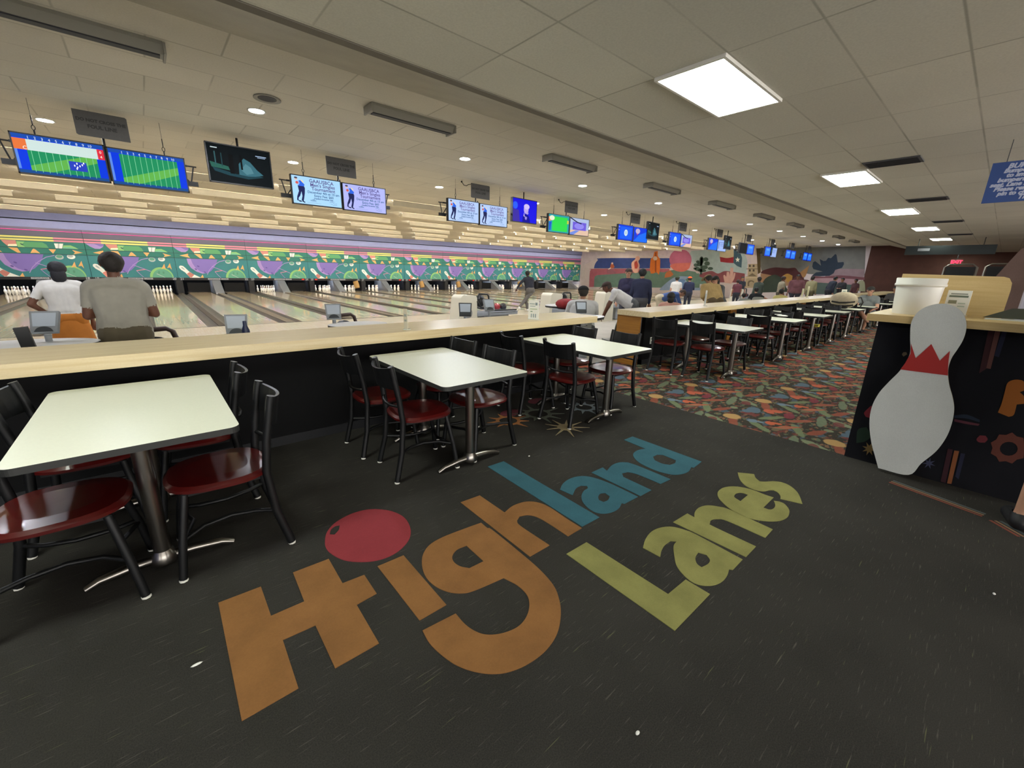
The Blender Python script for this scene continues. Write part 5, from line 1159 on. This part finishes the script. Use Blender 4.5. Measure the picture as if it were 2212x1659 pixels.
    for sx in (-1, 1):
        shell('shoe', lambda f, g: g == 'foot' and fs_[f[0]] == sx, .008*s, mat('shoe_'+shoe.strip('#'), shoe, .6))
    hcs = hc*s; Ri = Rh.inverted()
    def hr(f, g):
        if g not in ('head',): return False
        q = Ri @ (V[f[0]]-hcs)/s
        return q.z > (.045 if q.y > .03 else (.0 if q.y > -.02 else -.075)) and not (abs(q.x) > .086 and q.z < .03)
    if hair: shell('hair', hr, .014*s, mat('hair_'+hair.strip('#'), hair, .7, noise=.15, nscale=30, bump=.5))
    if hairlen:
        q = MB(); q.ball(hd(0, -.06, -.08)*s, (.085*s, .055*s, (.08+.05*hairlen)*s), mat('hair_'+hair.strip('#'), hair, .7), 14); q.build('hair', t)
    if cap:
        q = MB(); m_ = cm(cap); cc = hcs; Rc = Rh @ Matrix.Rotation(capdir, 3, 'Z')
        dome = [];
        for i in range(7):
            a = PI/2*i/6
            for k in range(16): bb = 2*PI*k/16; dome.append(cc+Rh @ Vector((.108*math.cos(bb)*math.cos(a), .116*math.sin(bb)*math.cos(a)-.006, .045+.088*math.sin(a)))*s)
        q.add(dome, [(i*16+k, i*16+(k+1) % 16, (i+1)*16+(k+1) % 16, (i+1)*16+k) for i in range(6) for k in range(16)]+[tuple(range(16))[::-1]], m_, True); q.build('cap_crown', t)
        if capdir != 99:
            br = [(.085*math.cos(a), .09+.09*math.sin(a)) for a in [PI*i/10 for i in range(11)]]
            q = MB(); q.prism(br, lambda u, v, d: cc+Rc @ Vector((u, v, .052+d-.10*(v-.09)))*s, -.004, .004, m_); q.build('cap_brim', t)
    if skirt:
        q = MB(); prof = [(.16, .98), (.185, .90), (.20, .80), (.225, .60), (.25, .35), (.262, .22), (.25, .215), (.22, .35), (.15, .9)]
        n = 40; vs2 = []
        for r, z in prof:
            for k in range(n): a = 2*PI*k/n; rr = r*(1+.05*math.sin(9*a)*(1-z)); vs2.append((piv.x*s+rr*s*math.cos(a)*1.05, piv.y*s+rr*s*math.sin(a)*.8, z*s))
        q.add(vs2, [(i*n+k, i*n+(k+1) % n, (i+1)*n+(k+1) % n, (i+1)*n+k) for i in range(len(prof)-1) for k in range(n)], cm(skirt), True); q.build('skirt', t)
    if vox < .016:
        for sx in (-1, 1): MB().ball(hd(sx*.034, .092, .012)*s, .0095*s, mat('eye_dark', '#1a1512', .2), 8).build('eye', t)
    return t
def rzf(dx, dy): return math.atan2(-dx, dy)
person((-.90, 8.55), .05, 1.63, 'woman in a white top and long mustard skirt, standing at the left', '#c9c6c2', '#a8661a', '#14131c', 'brown', arms=('hip', 'down'), skirt='#a8641c', floor=LZ, hairlen=1, vox=.011, cap=None)
person((-.24, 5.98), -.03, 1.745, 'stocky man in a grey short-sleeved shirt, standing with his back turned at the left', '#9c988e', '#5c5342', '#1f1814', 'brown', arms=('cross', 'cross'), sleeves='short', floor=LZ, width=1.08, vox=.011, headturn=.3)
person((12.1, 12.9), -.25, 1.76, 'bowler in a dark top and grey trousers releasing at the foul line', '#1e1f2a', '#5e5a56', '#15120f', 'dark', arms=(((.22, -.05, -.18), (.36, -.06, -.38)), ((.06, .06, -.28), (.06, .16, -.52))), lean=.32, sleeves='long', floor=LZ,
       pelvis=(0, 0, .88), feet=(((-.04, .22, .47), (-.02, .10, .085), (-.02, .27, .035)), ((-.24, .0, .46), (-.58, -.20, .20), (-.62, -.10, .07))), shoe='#d8d6d0', vox=.012)
person((6.56, 5.42), -.75, 1.82, 'seated man in a white t-shirt and black cap behind the end of the long counter', '#c6c5c6', '#4a4a4c', '#20180f', 'mid', pose='sit', arms=('table', 'table'), sleeves='half', floor=LZ, cap='#111316', capdir=0, width=1.25, lean=.12, vox=.012)
person((8.60, 5.65), .55, 1.78, 'man in a white shirt and dark cap bending over a table to the left', '#c9c6c6', '#55575c', '#2a1d18', 'brown', arms=('reach', 'reach'), lean=.95, headlean=-.5, sleeves='short', floor=LZ, cap='#3a2b26', width=1.15, vox=.012)
person((10.2, 6.45), -1.0, 1.80, 'standing man in a navy jacket seen from behind, beside another man', '#232740', '#4b4a4e', '#0f0e10', 'mid', sleeves='long', floor=LZ, width=1.0, vox=.013)
person((10.37, 7.0), 1.9, 1.80, 'brown-haired man in a dark purple shirt facing the man in the navy jacket', '#2d2a44', '#3a3a44', '#2c1d18', 'light', sleeves='half', floor=LZ, headlean=.2, vox=.013)
person((12.4, 7.1), -2.3, 1.72, 'person in a blue shirt bending down behind the pink-shirted diner', '#3d568c', '#b9ae94', '#33241c', 'light', arms=('reach', 'reach'), lean=1.25, floor=LZ, sleeves='half', vox=.014)
person((9.65, 5.25), -1.05, 1.62, 'seated dark-haired person in a salmon pink shirt behind the second counter', '#c08e80', '#3a3a44', '#16120f', 'mid', pose='sit', arms=('table', 'table'), floor=LZ, sleeves='half', width=1.2, vox=.013, hairlen=.3)
person((17.76, 9.48), -1.1, 1.60, 'child in a white t-shirt and green cap standing near the lanes', '#cfcbc4', '#6a6c78', '#2b261c', 'light', floor=LZ, cap='#3c4a34', capdir=99, vox=.018)
person((19.24, 9.64), -.9, 1.59, 'person in a navy top and bright orange cap near the lanes', '#252a44', '#2b2d3a', '#2a1d16', 'light', sleeves='long', arms=('cross', 'cross'), floor=LZ, cap='#e0662c', capdir=99, vox=.018)
person((11.75, 5.12), -.5, 1.78, 'person in a tan jacket and wide dark-banded hat leaning over the second counter area', '#a58b5c', '#5a4a34', '#1c1612', 'mid', sleeves='long', arms=('cross', 'cross'), lean=.5, headlean=.3, floor=LZ, cap='#7a6a4c', capdir=1.2, width=1.25, vox=.014)
person((12.5, 5.3), 1.3, 1.72, 'dark-haired person in a grey t-shirt leaning beside the tan jacket', '#55575c', '#3a3c44', '#171210', 'light', arms=('reach', 'down'), lean=.4, floor=LZ, hairlen=1.2, vox=.014)
person((17.9, 8.0), 2.4, 1.62, 'dark-haired person standing behind the person in the tan jacket', '#5a4c48', '#3a3c44', '#171210', 'dark', floor=LZ, vox=.018)
person((26.2, 10.0), 2.4, 1.64, 'far person in black standing before the cactus painted on the wall', '#1e2028', '#23242c', '#171210', 'mid', floor=LZ, vox=.02)
person((23.1, 9.0), -1., 1.50, 'far person in a maroon and white top beside the person in black', '#5e3038', '#2c2c34', '#2b1d18', 'mid', floor=LZ, vox=.02)
person((17.3, 6.45), -1.1, 1.35, 'small seated child in a pale top with dark hair behind the second counter', '#a8a098', '#55505a', '#171310', 'light', pose='sit', floor=LZ+.0, vox=.018)
person((21.65, 7.5), -.6, 1.66, 'person in a dark green top standing behind the seated one in black', '#3c463e', '#33383a', '#14120f', 'dark', sleeves='long', floor=LZ, vox=.018)
person((19.2, 6.7), -.9, 1.60, 'seated person in black reaching out over the second counter', '#1b1e20', '#23242c', '#14120f', 'light', pose='sit', arms=('table', 'out'), floor=LZ, vox=.018)
person((23.1, 7.0), -2.4, 1.72, 'person in a pale tan shirt in profile, far behind the second counter', '#8d8570', '#4a4438', '#2b1d18', 'brown', floor=LZ, headlean=.3, vox=.02)
person((18.45, 5.55), -1.1, 1.60, 'seated person in a yellow shirt behind the second counter', '#b8ac6c', '#3a3a34', '#14120f', 'mid', pose='sit', floor=LZ, width=1.1, vox=.018)
person((25.35, 7.0), 1.8, 1.82, 'broad person in a maroon patterned shirt standing far behind the second counter', '#6a4348', '#33303a', '#1a1512', 'brown', sleeves='half', floor=LZ, width=1.4, vox=.02)
person((27.9, 7.0), -1.4, 1.77, 'person in an olive tan shirt seen from behind, right of the maroon shirt', '#86805e', '#5a543c', '#1a1512', 'mid', sleeves='long', floor=LZ, vox=.022)
person((29.5, 6.5), -2.2, 1.82, 'person in a navy top leaning beneath the blue agave painting', '#1f2532', '#22242c', '#14120f', 'mid', sleeves='long', lean=.3, floor=LZ, vox=.022)
person((30.9, 6.25), 1.2, 1.72, 'person in a black jacket and white shirt, far beneath the agave painting', '#202024', '#2a2a30', '#14120f', 'mid', sleeves='long', arms=('cross', 'cross'), floor=LZ, vox=.022)
person((33.0, 6.0), 1.0, 1.68, 'person in a dark maroon top at the far end of the second counter', '#4a2c2e', '#2a2a30', '#1a1512', 'brown', floor=LZ, vox=.022)
person((16.02, 2.50), PI/2, 1.72, 'person in grey seated at an aisle table with bare crossed legs and black shoes', '#6c6f70', '#5a5c60', '#1a1512', 'light', pose='sit', arms=('table', 'table'), floor=0, legs='mini', lean=.25, vox=.015,
       feet=(((-.12, .45, .52), (-.06, .36, .085), (-.06, .52, .035)), ((.06, .50, .60), (-.20, .62, .30), (-.26, .74, .22))))
person((20.6, 2.55), PI/2, 1.66, 'far seated person in dark clothes beside a walkway table', '#2e2a2c', '#2a2a30', '#1a1512', 'mid', pose='sit', arms=('table', 'table'), vox=.02)
person((3.97, -.52), -PI/2+.1, 1.76, 'person at the right edge in khaki shorts and black shoes, standing at the service counter', '#6d6a66', '#9a9468', '#1a1512', 'light', arms=(((.05, .03, -.27), (.0, .24, -.18)), ((.05, .03, -.27), (.0, .24, -.18))), legs='short', lean=.08, shoe='#16161a', vox=.010,
       feet=(((-.11, .02, .50), (-.14, -.0, .085), (-.16, .17, .035)), ((.16, .0, .50), (.17, -.08, .085), (.20, .08, .035))))
for x, y, rz, lb in ((9.62, 5.22, .55, 'grey shell chair under the salmon pink shirt'), (17.3, 6.42, .5, 'grey shell chair under the small seated child'), (19.2, 6.65, .6, 'grey shell chair under the seated person in black'), (18.45, 5.5, .5, 'grey shell chair under the yellow shirt')): shell_chair(x, y, rz, lb)
